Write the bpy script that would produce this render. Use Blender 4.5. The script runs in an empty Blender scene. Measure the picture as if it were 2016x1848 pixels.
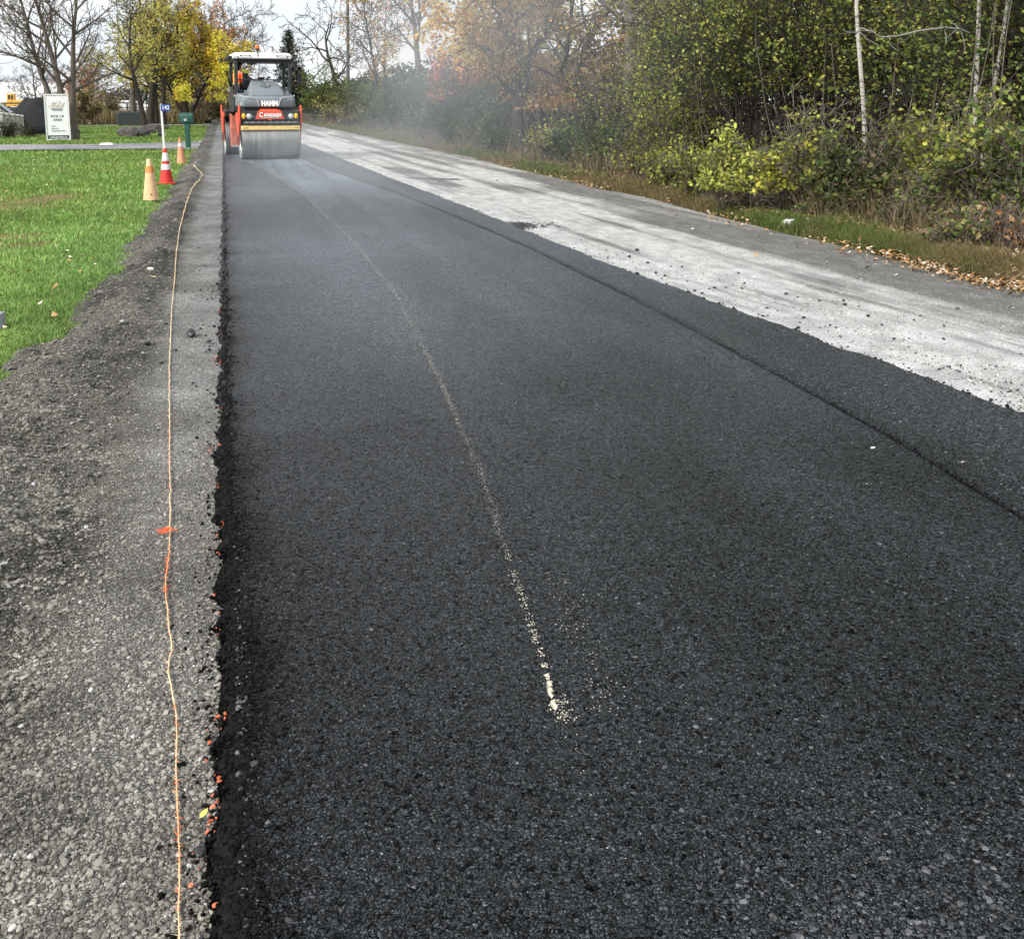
import bpy, math, random
import numpy as np
from mathutils import Vector, Matrix
SC = bpy.context.scene; COL = SC.collection
R = math.radians
rnd = random.Random(7)
# ------------------------------------------------------------------ camera frame (used to survey where things stand)
CAMH = 1.65; FP = 2019.0; PCX, PCY = 1008.0, 504.0
PITCH = R(8.4239); YAW = R(15.5515)
_fw = Vector((math.sin(YAW)*math.cos(PITCH), math.cos(YAW)*math.cos(PITCH), -math.sin(PITCH)))
_rt = Vector((math.cos(YAW), -math.sin(YAW), 0)); _up = _rt.cross(_fw)
def ray(px, py): return _rt*(px-PCX) + _up*(PCY-py) + _fw*FP
def gr(px, py, z=0.0):
    d = ray(px, py); t = (z-CAMH)/d.z
    return (d.x*t, d.y*t)
def col(px, Y, py=205):
    d = ray(px, py); return d.x*Y/d.y
def zat(px, py, Y):
    d = ray(px, py); return CAMH + d.z*Y/d.y
# ------------------------------------------------------------------ numpy noise
def _h(ix, iy, s):
    n = (ix.astype(np.int64)*374761393 + iy.astype(np.int64)*668265263 + s*974634777) & 0x7fffffff
    n = ((n ^ (n >> 13))*1274126177) & 0x7fffffff
    n = (n ^ (n >> 16)) & 0x7fffffff
    return n/0x7fffffff
def vn(x, y, s=0):
    x = np.asarray(x, float); y = np.asarray(y, float)
    ix = np.floor(x); iy = np.floor(y); fx = x-ix; fy = y-iy
    fx = fx*fx*(3-2*fx); fy = fy*fy*(3-2*fy)
    a = _h(ix, iy, s); b = _h(ix+1, iy, s); c = _h(ix, iy+1, s); d = _h(ix+1, iy+1, s)
    return (a*(1-fx)+b*fx)*(1-fy)+(c*(1-fx)+d*fx)*fy
def fbm(x, y, s=0, o=4):
    t = 0; a = .5; k = 1
    for i in range(o):
        t = t+a*vn(np.asarray(x)*k, np.asarray(y)*k, s+i*17); a *= .5; k *= 2.03
    return t/(1-.5**o)
def sst(a, b, x):
    t = np.clip((x-a)/(b-a), 0, 1); return t*t*(3-2*t)
# ------------------------------------------------------------------ scene graph helpers
def thing(name, label, cat, loc=(0, 0, 0), rz=0, group=None):
    o = bpy.data.objects.new(name, None); COL.objects.link(o); o.empty_display_size = .2
    o.location = loc; o.rotation_euler = (0, 0, rz)
    return tag(o, label, cat, group)
def tag(o, label, cat, group=None):
    o['label'] = label; o['category'] = cat
    if group: o['group'] = group
    return o
def kind(o, k, label=None):
    o['kind'] = k
    if label: o['label'] = label
    return o
def link(name, me, m, parent=None):
    if m is not None and not me.materials: me.materials.append(m)
    o = bpy.data.objects.new(name, me); COL.objects.link(o)
    if parent is not None: o.parent = parent
    return o
def np_mesh(name, V, F, cols=None, smooth=False):
    """F: list of int arrays (n,k)"""
    me = bpy.data.meshes.new(name)
    V = np.asarray(V, np.float32); me.vertices.add(len(V)); me.vertices.foreach_set('co', V.ravel())
    if not isinstance(F, list): F = [F]
    F = [np.asarray(f, np.int32) for f in F if len(f)]
    li = np.concatenate([f.ravel() for f in F]); cnt = np.concatenate([np.full(len(f), f.shape[1], np.int32) for f in F])
    me.loops.add(len(li)); me.loops.foreach_set('vertex_index', li)
    me.polygons.add(len(cnt)); st = np.concatenate([[0], np.cumsum(cnt)[:-1]]).astype(np.int32)
    me.polygons.foreach_set('loop_start', st); me.polygons.foreach_set('loop_total', cnt)
    me.polygons.foreach_set('use_smooth', np.full(len(cnt), smooth, bool))
    me.update(calc_edges=True)
    if cols is not None:
        a = me.attributes.new('col', 'FLOAT_COLOR', 'POINT')
        c = np.ones((len(V), 4), np.float32); c[:, :3] = cols; a.data.foreach_set('color', c.ravel())
    return me
class MB:
    def __init__(s): s.v = []; s.f = []
    def add(s, vs, fs):
        n = len(s.v); s.v += [tuple(v) for v in vs]; s.f += [tuple(i+n for i in f) for f in fs]; return s
    def box(s, c, d, M=None):
        x, y, z = d[0]/2, d[1]/2, d[2]/2
        vs = [Vector(p) for p in ((-x,-y,-z),(x,-y,-z),(x,y,-z),(-x,y,-z),(-x,-y,z),(x,-y,z),(x,y,z),(-x,y,z))]
        if M is not None: vs = [M @ v for v in vs]
        vs = [v+Vector(c) for v in vs]
        return s.add(vs, [(3,2,1,0),(4,5,6,7),(0,1,5,4),(1,2,6,5),(2,3,7,6),(3,0,4,7)])
    def b2(s, x0, x1, y0, y1, z0, z1): return s.box(((x0+x1)/2,(y0+y1)/2,(z0+z1)/2),(x1-x0,y1-y0,z1-z0))
    def loft(s, rings, cap=True):
        k = len(rings[0]); vs = [p for r in rings for p in r]; fs = []
        for i in range(len(rings)-1):
            for j in range(k):
                fs.append((i*k+j, i*k+(j+1)%k, (i+1)*k+(j+1)%k, (i+1)*k+j))
        if cap: fs.append(tuple(range(k-1, -1, -1))); fs.append(tuple((len(rings)-1)*k+j for j in range(k)))
        return s.add(vs, fs)
    def tube(s, pts, rad, k=8):
        pts = [Vector(p) for p in pts]
        if not hasattr(rad, '__len__'): rad = [rad]*len(pts)
        rings = []; ref = None
        for i, p in enumerate(pts):
            t = (pts[min(i+1, len(pts)-1)]-pts[max(i-1, 0)]).normalized()
            if ref is None: ref = Vector((0, 0, 1)) if abs(t.z) < .9 else Vector((1, 0, 0))
            a = t.cross(ref).normalized(); b = t.cross(a); ref = b.cross(t) if False else ref
            rings.append([p+(a*math.cos(q*2*math.pi/k)+b*math.sin(q*2*math.pi/k))*rad[i] for q in range(k)])
        return s.loft(rings)
    def lathe(s, prof, c=(0, 0, 0), k=24, axis='z'):
        rings = []
        for r, h in prof:
            ring = []
            for q in range(k):
                a = q*2*math.pi/k; x, y = r*math.cos(a), r*math.sin(a)
                p = (x, y, h) if axis == 'z' else ((h, x, y) if axis == 'x' else (x, h, -y))
                ring.append(Vector(p)+Vector(c))
            rings.append(ring)
        return s.loft(rings)
    def prism(s, poly, a, b, axis='x'):
        f = {'x': lambda u, v, w: (w, u, v), 'y': lambda u, v, w: (u, w, v), 'z': lambda u, v, w: (u, v, w)}[axis]
        return s.loft([[f(u, v, a) for u, v in poly], [f(u, v, b) for u, v in poly]])
    def build(s, name, m, parent=None, bevel=0, smooth=False, seg=2):
        me = bpy.data.meshes.new(name); me.from_pydata(s.v, [], s.f); me.validate()
        import bmesh
        bm = bmesh.new(); bm.from_mesh(me); bmesh.ops.recalc_face_normals(bm, faces=bm.faces); bm.to_mesh(me); bm.free()
        if smooth: me.polygons.foreach_set('use_smooth', [True]*len(me.polygons))
        o = link(name, me, m, parent)
        if bevel:
            b = o.modifiers.new('bevel', 'BEVEL'); b.width = bevel; b.segments = seg; b.limit_method = 'ANGLE'; b.angle_limit = R(35)
        if smooth or bevel:
            me.polygons.foreach_set('use_smooth', [True]*len(me.polygons))
            try: me.set_sharp_from_angle(angle=R(40))
            except Exception: pass
        return o
# ------------------------------------------------------------------ materials
def newmat(name):
    m = bpy.data.materials.new(name); m.use_nodes = True; nt = m.node_tree
    for n in list(nt.nodes): nt.nodes.remove(n)
    out = nt.nodes.new('ShaderNodeOutputMaterial'); return m, nt, out
def N(nt, t, ins=None, **pr):
    n = nt.nodes.new(t)
    for k, v in pr.items(): setattr(n, k, v)
    for k, v in (ins or {}).items():
        s = n.inputs[k]
        if isinstance(v, bpy.types.NodeSocket): nt.links.new(v, s)
        else: s.default_value = v
    return n
def math_(nt, op, a, b=None, clamp=False):
    n = N(nt, 'ShaderNodeMath', operation=op, use_clamp=clamp)
    for i, v in enumerate((a, b)):
        if v is None: continue
        if isinstance(v, bpy.types.NodeSocket): nt.links.new(v, n.inputs[i])
        else: n.inputs[i].default_value = v
    return n.outputs[0]
def mixc(nt, f, a, b, mode='MIX'):
    n = nt.nodes.new('ShaderNodeMix'); n.data_type = 'RGBA'; n.blend_type = mode
    for i, v in ((0, f), (6, a), (7, b)):
        if isinstance(v, bpy.types.NodeSocket): nt.links.new(v, n.inputs[i])
        else: n.inputs[i].default_value = v if i == 0 else (*v[:3], 1)
    return n.outputs[2]
def ramp(nt, f, stops):
    n = nt.nodes.new('ShaderNodeValToRGB'); nt.links.new(f, n.inputs[0]); cr = n.color_ramp
    while len(cr.elements) < len(stops): cr.elements.new(.5)
    for e, (p, c) in zip(cr.elements, stops): e.position = p; e.color = (*c[:3], 1) if hasattr(c, '__len__') else (c, c, c, 1)
    return n.outputs[0]
def simple(name, c, rough=.6, metal=0, var=.25, scale=6, bump=0, spec=.5, dirt=0):
    m, nt, out = newmat(name)
    tc = N(nt, 'ShaderNodeTexCoord').outputs['Object']
    n1 = N(nt, 'ShaderNodeTexNoise', {'Vector': tc, 'Scale': scale, 'Detail': 6, 'Roughness': .65}).outputs[0]
    f = ramp(nt, n1, [(.3, 0), (.7, 1)])
    cc = mixc(nt, f, [k*(1-var) for k in c], [min(1, k*(1+var)) for k in c])
    if dirt:
        n2 = N(nt, 'ShaderNodeTexNoise', {'Vector': tc, 'Scale': scale*2.7, 'Detail': 8, 'Roughness': .75}).outputs[0]
        cc = mixc(nt, math_(nt, 'MULTIPLY', ramp(nt, n2, [(.5, 0), (.68, 1)]), dirt), cc, (.16, .14, .12))
    p = N(nt, 'ShaderNodeBsdfPrincipled', {'Base Color': cc, 'Metallic': metal, 'Specular IOR Level': spec})
    rr = math_(nt, 'MULTIPLY_ADD', n1, .25); nt.nodes[-1].inputs[2].default_value = rough-.12
    nt.links.new(rr, p.inputs['Roughness'])
    if bump:
        b = N(nt, 'ShaderNodeBump', {'Height': n1, 'Strength': bump, 'Distance': .02}); nt.links.new(b.outputs[0], p.inputs['Normal'])
    nt.links.new(p.outputs[0], out.inputs[0]); return m
def attrmat(name, rough=.7, spec=.3, transl=0, var=0, scale=30, bump=0):
    m, nt, out = newmat(name)
    c = N(nt, 'ShaderNodeAttribute', attribute_name='col').outputs['Color']
    nrm = None
    if var:
        tc = N(nt, 'ShaderNodeTexCoord').outputs['Object']
        n1 = N(nt, 'ShaderNodeTexNoise', {'Vector': tc, 'Scale': scale, 'Detail': 8, 'Roughness': .7}).outputs[0]
        c = mixc(nt, 1, c, ramp(nt, n1, [(.25, 1-var), (.75, 1+var)]), 'MULTIPLY')
        if bump: nrm = N(nt, 'ShaderNodeBump', {'Height': n1, 'Strength': bump, 'Distance': .03}).outputs[0]
    p = N(nt, 'ShaderNodeBsdfPrincipled', {'Base Color': c, 'Roughness': rough, 'Specular IOR Level': spec})
    if nrm: nt.links.new(nrm, p.inputs['Normal'])
    s = p.outputs[0]
    if transl:
        t = N(nt, 'ShaderNodeBsdfTranslucent', {'Color': c}).outputs[0]
        s = N(nt, 'ShaderNodeMixShader', {0: transl, 1: s, 2: t}).outputs[0]
    nt.links.new(s, out.inputs[0]); return m
def granular(name, scale, tilt, rough, spec, lo, hi, bumpd=.006, gap=.25, sref=.05):
    """stone-by-stone surface: every Voronoi cell is a chip with its own tone and its own tilt; attribute 'col' is the broad tone"""
    m, nt, out = newmat(name)
    base = N(nt, 'ShaderNodeAttribute', attribute_name='col').outputs['Color']
    tc = N(nt, 'ShaderNodeTexCoord').outputs['Object']
    wob = N(nt, 'ShaderNodeTexNoise', {'Vector': tc, 'Scale': scale*.9, 'Detail': 2}).outputs['Color']
    vv = N(nt, 'ShaderNodeVectorMath', {0: wob, 1: (.5, .5, .5)}, operation='SUBTRACT').outputs[0]
    vv = N(nt, 'ShaderNodeVectorMath', {0: vv, 'Scale': .9/scale}, operation='SCALE').outputs[0]
    tc = N(nt, 'ShaderNodeVectorMath', {0: tc, 1: vv}, operation='ADD').outputs[0]
    sc = (scale, scale*1.9, scale*3.7)
    vs = [N(nt, 'ShaderNodeTexVoronoi', {'Vector': tc, 'Scale': k, 'Randomness': 1}).outputs['Color'] for k in sc]
    es = [N(nt, 'ShaderNodeTexVoronoi', {'Vector': tc, 'Scale': k, 'Randomness': 1}, feature='DISTANCE_TO_EDGE').outputs['Distance'] for k in sc]
    patchy = N(nt, 'ShaderNodeTexNoise', {'Vector': tc, 'Scale': 2.3, 'Detail': 4, 'Roughness': .6}).outputs[0]
    b0 = math_(nt, 'ADD', N(nt, 'ShaderNodeSeparateColor', {0: vs[0]}).outputs[2], math_(nt, 'MULTIPLY_ADD', patchy, 1.1))
    nt.nodes[-1].inputs[2].default_value = -.55
    b1 = N(nt, 'ShaderNodeSeparateColor', {0: vs[1]}).outputs[2]
    k0 = math_(nt, 'GREATER_THAN', b0, .34)                          # cells broken into smaller chips
    k1 = math_(nt, 'MULTIPLY', k0, math_(nt, 'GREATER_THAN', b1, .5))
    rc = N(nt, 'ShaderNodeMix', {0: k0, 6: vs[0], 7: vs[1]}, data_type='RGBA').outputs[2]
    rc = N(nt, 'ShaderNodeMix', {0: k1, 6: rc, 7: vs[2]}, data_type='RGBA').outputs[2]
    e1 = N(nt, 'ShaderNodeMix', {0: k0, 2: es[0], 3: es[1]}).outputs[0]
    e1 = N(nt, 'ShaderNodeMix', {0: k1, 2: e1, 3: es[2]}).outputs[0]
    rv = N(nt, 'ShaderNodeSeparateColor', {0: rc}).outputs[0]
    tone = ramp(nt, rv, [(0, lo), (.5, lo+(hi-lo)*.28), (.85, lo+(hi-lo)*.55), (1, hi)])
    c = mixc(nt, 1, base, tone, 'MULTIPLY')
    g = ramp(nt, e1, [(0, gap), (.19, 1)])
    c = mixc(nt, 1, c, g, 'MULTIPLY')
    fine = N(nt, 'ShaderNodeTexNoise', {'Vector': tc, 'Scale': scale*4.5, 'Detail': 3, 'Roughness': .7}).outputs[0]
    c = mixc(nt, 1, c, ramp(nt, fine, [(.3, .6), (.7, 1.4)]), 'MULTIPLY')
    off = N(nt, 'ShaderNodeVectorMath', {0: rc, 1: (.5, .5, .5)}, operation='SUBTRACT').outputs[0]
    off = N(nt, 'ShaderNodeVectorMath', {0: off, 'Scale': tilt}, operation='SCALE').outputs[0]
    hgt = math_(nt, 'ADD', ramp(nt, e1, [(0, 0), (.25, 1)]), math_(nt, 'MULTIPLY', fine, .6))
    bmp = N(nt, 'ShaderNodeBump', {'Height': hgt, 'Strength': .8, 'Distance': bumpd}).outputs[0]
    nn = N(nt, 'ShaderNodeVectorMath', {0: bmp, 1: off}, operation='ADD').outputs[0]
    nn = N(nt, 'ShaderNodeVectorMath', {0: nn}, operation='NORMALIZE').outputs[0]
    lum = N(nt, 'ShaderNodeRGBToBW', {0: c}).outputs[0]
    sp = math_(nt, 'MULTIPLY', math_(nt, 'DIVIDE', lum, sref, True), spec)
    p = N(nt, 'ShaderNodeBsdfPrincipled', {'Base Color': c, 'Roughness': rough, 'Specular IOR Level': sp, 'Normal': nn})
    nt.links.new(p.outputs[0], out.inputs[0]); return m
M = {}
M['asphalt'] = granular('fresh_asphalt', 50, 1.35, .34, 1.0, .12, 5.2, .014, .0, .045)
M['gravel'] = granular('gravel', 62, .9, .85, .25, .4, 1.9, .010, .22)
M['lane'] = granular('milled_base', 55, .7, .75, .35, .72, 1.6, .007, .5)
M['stone'] = attrmat('stone_chips', .8, .3, var=.35, scale=160)
M['astone'] = attrmat('tar_coated_chips', .45, .55, var=.4, scale=160)
M['soil'] = attrmat('soil', .95, .1, var=.4, scale=9, bump=.6)
M['lett'] = simple('white_lettering', (.95, .95, .95), .5, var=.02)
M['tar'] = attrmat('fresh_tar', .7, .08, var=.4, scale=160)
M['leaf'] = attrmat('leaves', .5, .3, transl=.42)
M['grass'] = attrmat('grass_blades', .6, .2, transl=.3)
M['dry'] = attrmat('dry_stems', .8, .1, transl=.15)
M['litter'] = attrmat('leaf_litter', .75, .15)
M['string'] = attrmat('twine', .8, .2)
M['paint'] = attrmat('paint', .6, .3, var=.3, scale=120)
def barkmat(name, c, c2, zs=6):
    m, nt, out = newmat(name)
    tc = N(nt, 'ShaderNodeTexCoord').outputs['Object']
    mp = N(nt, 'ShaderNodeMapping', {'Vector': tc, 'Scale': (22, 22, zs)}).outputs[0]
    n1 = N(nt, 'ShaderNodeTexNoise', {'Vector': mp, 'Scale': 1, 'Detail': 7, 'Roughness': .7}).outputs[0]
    cc = ramp(nt, n1, [(.3, c2), (.62, c)])
    b = N(nt, 'ShaderNodeBump', {'Height': n1, 'Strength': .8, 'Distance': .03}).outputs[0]
    p = N(nt, 'ShaderNodeBsdfPrincipled', {'Base Color': cc, 'Roughness': .9, 'Specular IOR Level': .15, 'Normal': b})
    nt.links.new(p.outputs[0], out.inputs[0]); return m
M['bark'] = barkmat('bark_brown_grey', (.2, .17, .145), (.06, .05, .042))
M['barkd'] = barkmat('bark_dark', (.065, .055, .047), (.016, .014, .012))
M['barkg'] = barkmat('bark_grey', (.15, .135, .12), (.05, .045, .04))
def birchmat():
    m, nt, out = newmat('bark_birch')
    tc = N(nt, 'ShaderNodeTexCoord').outputs['Object']
    mp = N(nt, 'ShaderNodeMapping', {'Vector': tc, 'Scale': (5, 5, 30)}).outputs[0]
    n1 = N(nt, 'ShaderNodeTexNoise', {'Vector': mp, 'Scale': 1, 'Detail': 6, 'Roughness': .7}).outputs[0]
    n2 = N(nt, 'ShaderNodeTexNoise', {'Vector': tc, 'Scale': 4, 'Detail': 4}).outputs[0]
    cc = mixc(nt, ramp(nt, n1, [(.52, 0), (.64, 1)]), mixc(nt, n2, (.55, .52, .47), (.36, .34, .31)), (.05, .045, .04))
    p = N(nt, 'ShaderNodeBsdfPrincipled', {'Base Color': cc, 'Roughness': .75})
    nt.links.new(p.outputs[0], out.inputs[0]); return m
M['birch'] = birchmat()
M['red'] = simple('machine_orange_red', (.72, .075, .02), .42, var=.12, scale=3, dirt=.5)
M['redd'] = simple('dusty_red_panel', (.6, .17, .11), .6, var=.3, scale=5, dirt=.5)
M['grey'] = simple('machine_hood_grey', (.17, .195, .215), .42, var=.08, scale=2, dirt=.06)
M['lgrey'] = simple('machine_light_grey', (.36, .39, .4), .5, var=.08)
M['black'] = simple('black_steel', (.012, .013, .014), .5, var=.3)
M['dgrey'] = simple('dark_grey_steel', (.03, .036, .04), .5, var=.2)
M['white'] = simple('white_paint', (.82, .82, .8), .45, var=.05, scale=4, dirt=.06)
M['yellow'] = simple('dusty_yellow', (.72, .5, .16), .6, var=.15, scale=9, dirt=.35)
M['amber'] = simple('amber_lens', (.95, .5, .02), .15, var=.05)
M['lens'] = simple('lamp_lens', (.75, .78, .8), .12, var=.1, metal=.3)
M['beacon'] = simple('orange_beacon', (.75, .2, .04), .2, var=.2, scale=40)
M['chrome'] = simple('bright_pipe', (.6, .6, .58), .3, metal=.8)
M['hivis'] = simple('hi_vis_orange', (.95, .13, .02), .8, var=.12, scale=12)
M['hiyel'] = simple('hi_vis_yellow', (.75, .7, .12), .7)
M['skin'] = simple('skin', (.5, .3, .21), .55, var=.08)
M['cloth'] = simple('dark_cloth', (.02, .022, .026), .9, var=.3)
M['trous'] = simple('grey_trousers', (.045, .05, .055), .9, var=.2)
M['conef'] = simple('faded_orange_cone', (.8, .5, .28), .7, var=.12, scale=7, dirt=.25)
M['coneo'] = simple('cone_orange_patch', (.75, .28, .08), .7, var=.1, scale=7, dirt=.2)
M['conec'] = simple('cone_cream_tip', (.8, .6, .36), .7, var=.1, scale=7, dirt=.2)
M['cones'] = simple('cone_salmon', (.72, .33, .19), .7, var=.15, scale=9, dirt=.3)
M['coner'] = simple('cone_red', (.68, .03, .025), .55, var=.1, scale=5, dirt=.1)
M['refl'] = simple('reflective_white', (.8, .8, .8), .4, var=.05, dirt=.08)
M['mgreen'] = simple('mailbox_green', (.012, .075, .055), .5, var=.2, scale=4)
M['blue'] = simple('sign_blue', (.02, .07, .33), .4, var=.05)
M['signw'] = simple('sign_white', (.92, .925, .94), .5, var=.03, scale=2)
M['ink'] = simple('sign_ink', (.03, .035, .038), .6)
M['inkg'] = simple('sign_grey_ink', (.2, .22, .23), .6)
M['inkd'] = simple('sign_band', (.045, .08, .085), .6)
M['gold'] = simple('sign_gold', (.42, .27, .08), .6)
M['silver'] = simple('weathered_silver_wood', (.3, .29, .27), .9, var=.3, scale=12)
M['pole'] = barkmat('pole_wood', (.12, .1, .085), (.05, .042, .036), 1.5)
M['rock'] = simple('boulder', (.085, .078, .074), .9, var=.65, scale=5, bump=.8)
M['mulch'] = simple('black_mulch', (.012, .014, .017), .95, var=.5, scale=4, bump=1)
M['conc'] = simple('pale_concrete', (.55, .53, .48), .85, var=.2, scale=2, bump=.2, dirt=.3)
M['lyel'] = simple('loader_yellow', (.75, .42, .07), .5, var=.1)
M['glassd'] = simple('dark_glass', (.02, .025, .03), .1, var=.1)
M['rubber'] = simple('rubber', (.015, .015, .016), .8, var=.3)
M['film'] = simple('white_plastic_film', (.8, .81, .82), .5, var=.06, scale=1)
M['tarp'] = simple('green_tarp', (.03, .12, .08), .6, var=.2)
M['kerb'] = simple('grey_kerb_stone', (.3, .31, .33), .8, var=.35, scale=25, bump=.3)
M['foam'] = simple('white_foam', (.82, .82, .8), .7, var=.06)
def steelmat():
    m, nt, out = newmat('rolled_steel')
    tc = N(nt, 'ShaderNodeTexCoord').outputs['Object']
    mp = N(nt, 'ShaderNodeMapping', {'Vector': tc, 'Scale': (26, .6, .6)}).outputs[0]
    n1 = N(nt, 'ShaderNodeTexNoise', {'Vector': mp, 'Scale': 1, 'Detail': 6, 'Roughness': .7}).outputs[0]
    n2 = N(nt, 'ShaderNodeTexNoise', {'Vector': tc, 'Scale': 3, 'Detail': 5}).outputs[0]
    cc = mixc(nt, n2, ramp(nt, n1, [(.35, (.2, .2, .19)), (.6, (.62, .61, .58))]), (.3, .3, .29))
    rr = ramp(nt, n1, [(.3, .3), (.7, .42)])
    p = N(nt, 'ShaderNodeBsdfPrincipled', {'Base Color': cc, 'Roughness': rr, 'Metallic': .85})
    nt.links.new(p.outputs[0], out.inputs[0]); return m
M['steel'] = steelmat()
# ------------------------------------------------------------------ lettering (converted to mesh at once)
def text(name, s, size, m, parent, loc, rot=(R(90), 0, 0), offset=0, shear=0, align='CENTER', sx=1, depth=.002):
    cu = bpy.data.curves.new(name, 'FONT'); cu.body = s; cu.size = size; cu.offset = offset; cu.shear = shear
    cu.align_x = align; cu.align_y = 'CENTER'; cu.extrude = depth; cu.resolution_u = 3
    o = bpy.data.objects.new(name+'_c', cu); COL.objects.link(o)
    dg = bpy.context.evaluated_depsgraph_get(); dg.update()
    me = bpy.data.meshes.new_from_object(o.evaluated_get(dg)); bpy.data.objects.remove(o); bpy.data.curves.remove(cu)
    me.materials.clear(); q = link(name, me, m, parent); q.location = loc; q.rotation_euler = rot; q.scale = (sx, 1, 1)
    return q
def arc(cx, cz, rx, rz, a0, a1, n=14):
    return [(cx+rx*math.cos(R(a0+(a1-a0)*i/n)), cz+rz*math.sin(R(a0+(a1-a0)*i/n))) for i in range(n+1)]
def rrect(w, h, r, n=4):
    p = []
    for cx, cz, a in ((w/2-r, h/2-r, 0), (-w/2+r, h/2-r, 90), (-w/2+r, -h/2+r, 180), (w/2-r, -h/2+r, 270)):
        p += arc(cx, cz, r, r, a, a+90, n)
    return p
# ================================================================== THE GROUND
rng = np.random.default_rng(11)
def yrows(a, b, near, grow):
    y = [a]
    while y[-1] < b: y.append(y[-1]+max(near, grow*max(0, y[-1])))
    return np.array(y)
def sheet(name, X, Y, Z, cols, m, smooth=True):
    r, c = X.shape
    V = np.stack([X.ravel(), Y.ravel(), Z.ravel()], 1)
    i = np.arange(r*c).reshape(r, c)
    F = np.stack([i[:-1, :-1].ravel(), i[:-1, 1:].ravel(), i[1:, 1:].ravel(), i[1:, :-1].ravel()], 1)
    o = link(name, np_mesh(name, V, F, cols.reshape(-1, 3), smooth), m); o['kind'] = 'structure'; return o
def tint(c, v): return np.asarray(c)[None, None, :]*v[..., None]
def lerp3(a, b, f): return np.asarray(a)*(1-f[..., None])+np.asarray(b)*f[..., None]
# measured lines of the road (world y -> world x)
RY = [0, 4.4, 5.5, 7, 9.2, 12.5, 17, 22, 31, 43, 70, 130]; RX = [4.15, 4.12, 4.06, 3.99, 3.86, 3.8, 3.74, 3.6, 3.44, 3.2, 3.0, 2.6]
JY = [0, 3.24, 4.3, 5.7, 8.05, 11.2, 14.8, 19, 26, 40]; JX = [2.9, 3.04, 3.17, 3.24, 3.33, 3.36, 3.26, 3.06, 2.5, 1.9]
PY = [1, 2.34, 2.76, 3.43, 4.39, 6, 8.8, 12.2, 19, 24.7, 31.7, 40]; PX = [.66, .79, .86, .94, 1.06, 1.2, 1.39, 1.45, 1.36, 1.08, .52, .2]
VY = [0, 7.5, 9.6, 12.8, 16.8, 22, 35, 48, 76, 91, 140, 200]; VX = [6.8, 6.9, 7.0, 7.2, 7.35, 7.35, 7.6, 7.35, 7.1, 6.8, 6.6, 6.6]
GY = [-5, 5, 6.8, 7.4, 8.2, 10, 13, 16.5, 24, 37, 50, 80, 130]; GX = [-1.5, -1.46, -1.42, -1.36, -1.27, -1.17, -1.14, -1.12, -1.13, -1.12, -1.05, -1.2, -1.2]
def rx(y): return np.interp(y, RY, RX)+.05*(vn(y*2.3, y*0, 3)-.5)+.03*(vn(y*9, y*0, 4)-.5)
def jx(y): return np.interp(y, JY, JX)+.012*(vn(y*3, y*0, 5)-.5)
def px_(y): return np.interp(y, PY, PX)
def vx(y): return np.interp(y, VY, VX)+.22*(vn(y*.8, y*0, 6)-.5)
def gx(y): return np.interp(y, GY, GX)+.12*(vn(y*1.6, y*0, 8)-.5)
def lx(y): return -.055+.03*(vn(y*5, y*0, 9)-.5)+.03*(vn(y*17, y*0, 10)-.5)
# --- far terrain
n_ = 60
gxx, gyy = np.meshgrid(np.concatenate([np.linspace(-1600, -80, 10), np.linspace(-60, 80, 30), np.linspace(100, 1600, 10)]), np.concatenate([np.linspace(-200, -10, 5), np.linspace(0, 260, 40), np.linspace(300, 3000, 12)]))
f = fbm(gxx*.13, gyy*.05, 2)
o = sheet('ground', gxx, gyy, gxx*0-.3, lerp3((.16, .13, .06), (.09, .11, .04), f), M['soil'])
# --- asphalt lane
ys = yrows(.3, 210, .03, .011)
u = np.linspace(0, 1, 58)
L, J, Rr = lx(ys), jx(ys), rx(ys)
cols_x = [L-.075, L-.03, L+.004, L+.03, L+.07, L+.13, L+.2]
zz = [-.085+0*ys, -.045+.02*(vn(ys*14, ys*0, 12)-.5), -.014+.014*(vn(ys*21, ys*0, 13)-.5), -.004+0*ys, 0*ys, 0*ys, 0*ys]
for t in np.linspace(.27, .985, 46):
    cols_x.append(L+(J-L)*t); zz.append(.0+.006*(fbm(cols_x[-1]*3, ys*1.2, 14)-.5))
cols_x += [J-.035, J-.012, J+.004, J+.025, J+.06]; zz += [.0+0*ys, -.006+0*ys, -.010+0*ys, .005+0*ys, .008+0*ys]
for t in np.linspace(.12, .9, 14): cols_x.append(J+.06+(Rr-J-.1)*t); zz.append(.007+.005*(fbm(cols_x[-1]*3, ys*1.2, 15)-.5))
cols_x += [Rr-.03, Rr, Rr+.05, Rr+.09]; zz += [.002+.008*(vn(ys*20, ys*0, 16)-.5), -.02+0*ys, -.065+0*ys, -.1+0*ys]
X = np.stack(cols_x, 1); Z = np.stack(zz, 1); Y = np.repeat(ys[:, None], X.shape[1], 1)
br = .8+.5*fbm(X*1.1, Y*.5, 21)
PXY = px_(Y)
edge = 1-sst(-.03, .34, X-L[:, None]+.2*(fbm(X*5, Y*3, 31)-.5))               # unrolled dark left edge
br *= 1-.88*edge
br *= .72+.5*sst(1.8, 5.5, Y)+2.5*sst(3.6, 13, Y)+.5*sst(13, 24, Y)  # sky sheen at grazing view put into the colour: paler with distance
br *= .62+.76*sst(.2, .8, fbm(X*.8+3, Y*.25, 23))+.3*(vn(X*5.5, Y*.12, 24)-.5)
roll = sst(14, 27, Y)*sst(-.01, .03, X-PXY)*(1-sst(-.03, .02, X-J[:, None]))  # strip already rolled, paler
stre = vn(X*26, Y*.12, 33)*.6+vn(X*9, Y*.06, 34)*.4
br *= 1+roll*(1.1+2.6*(stre-.35))
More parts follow.
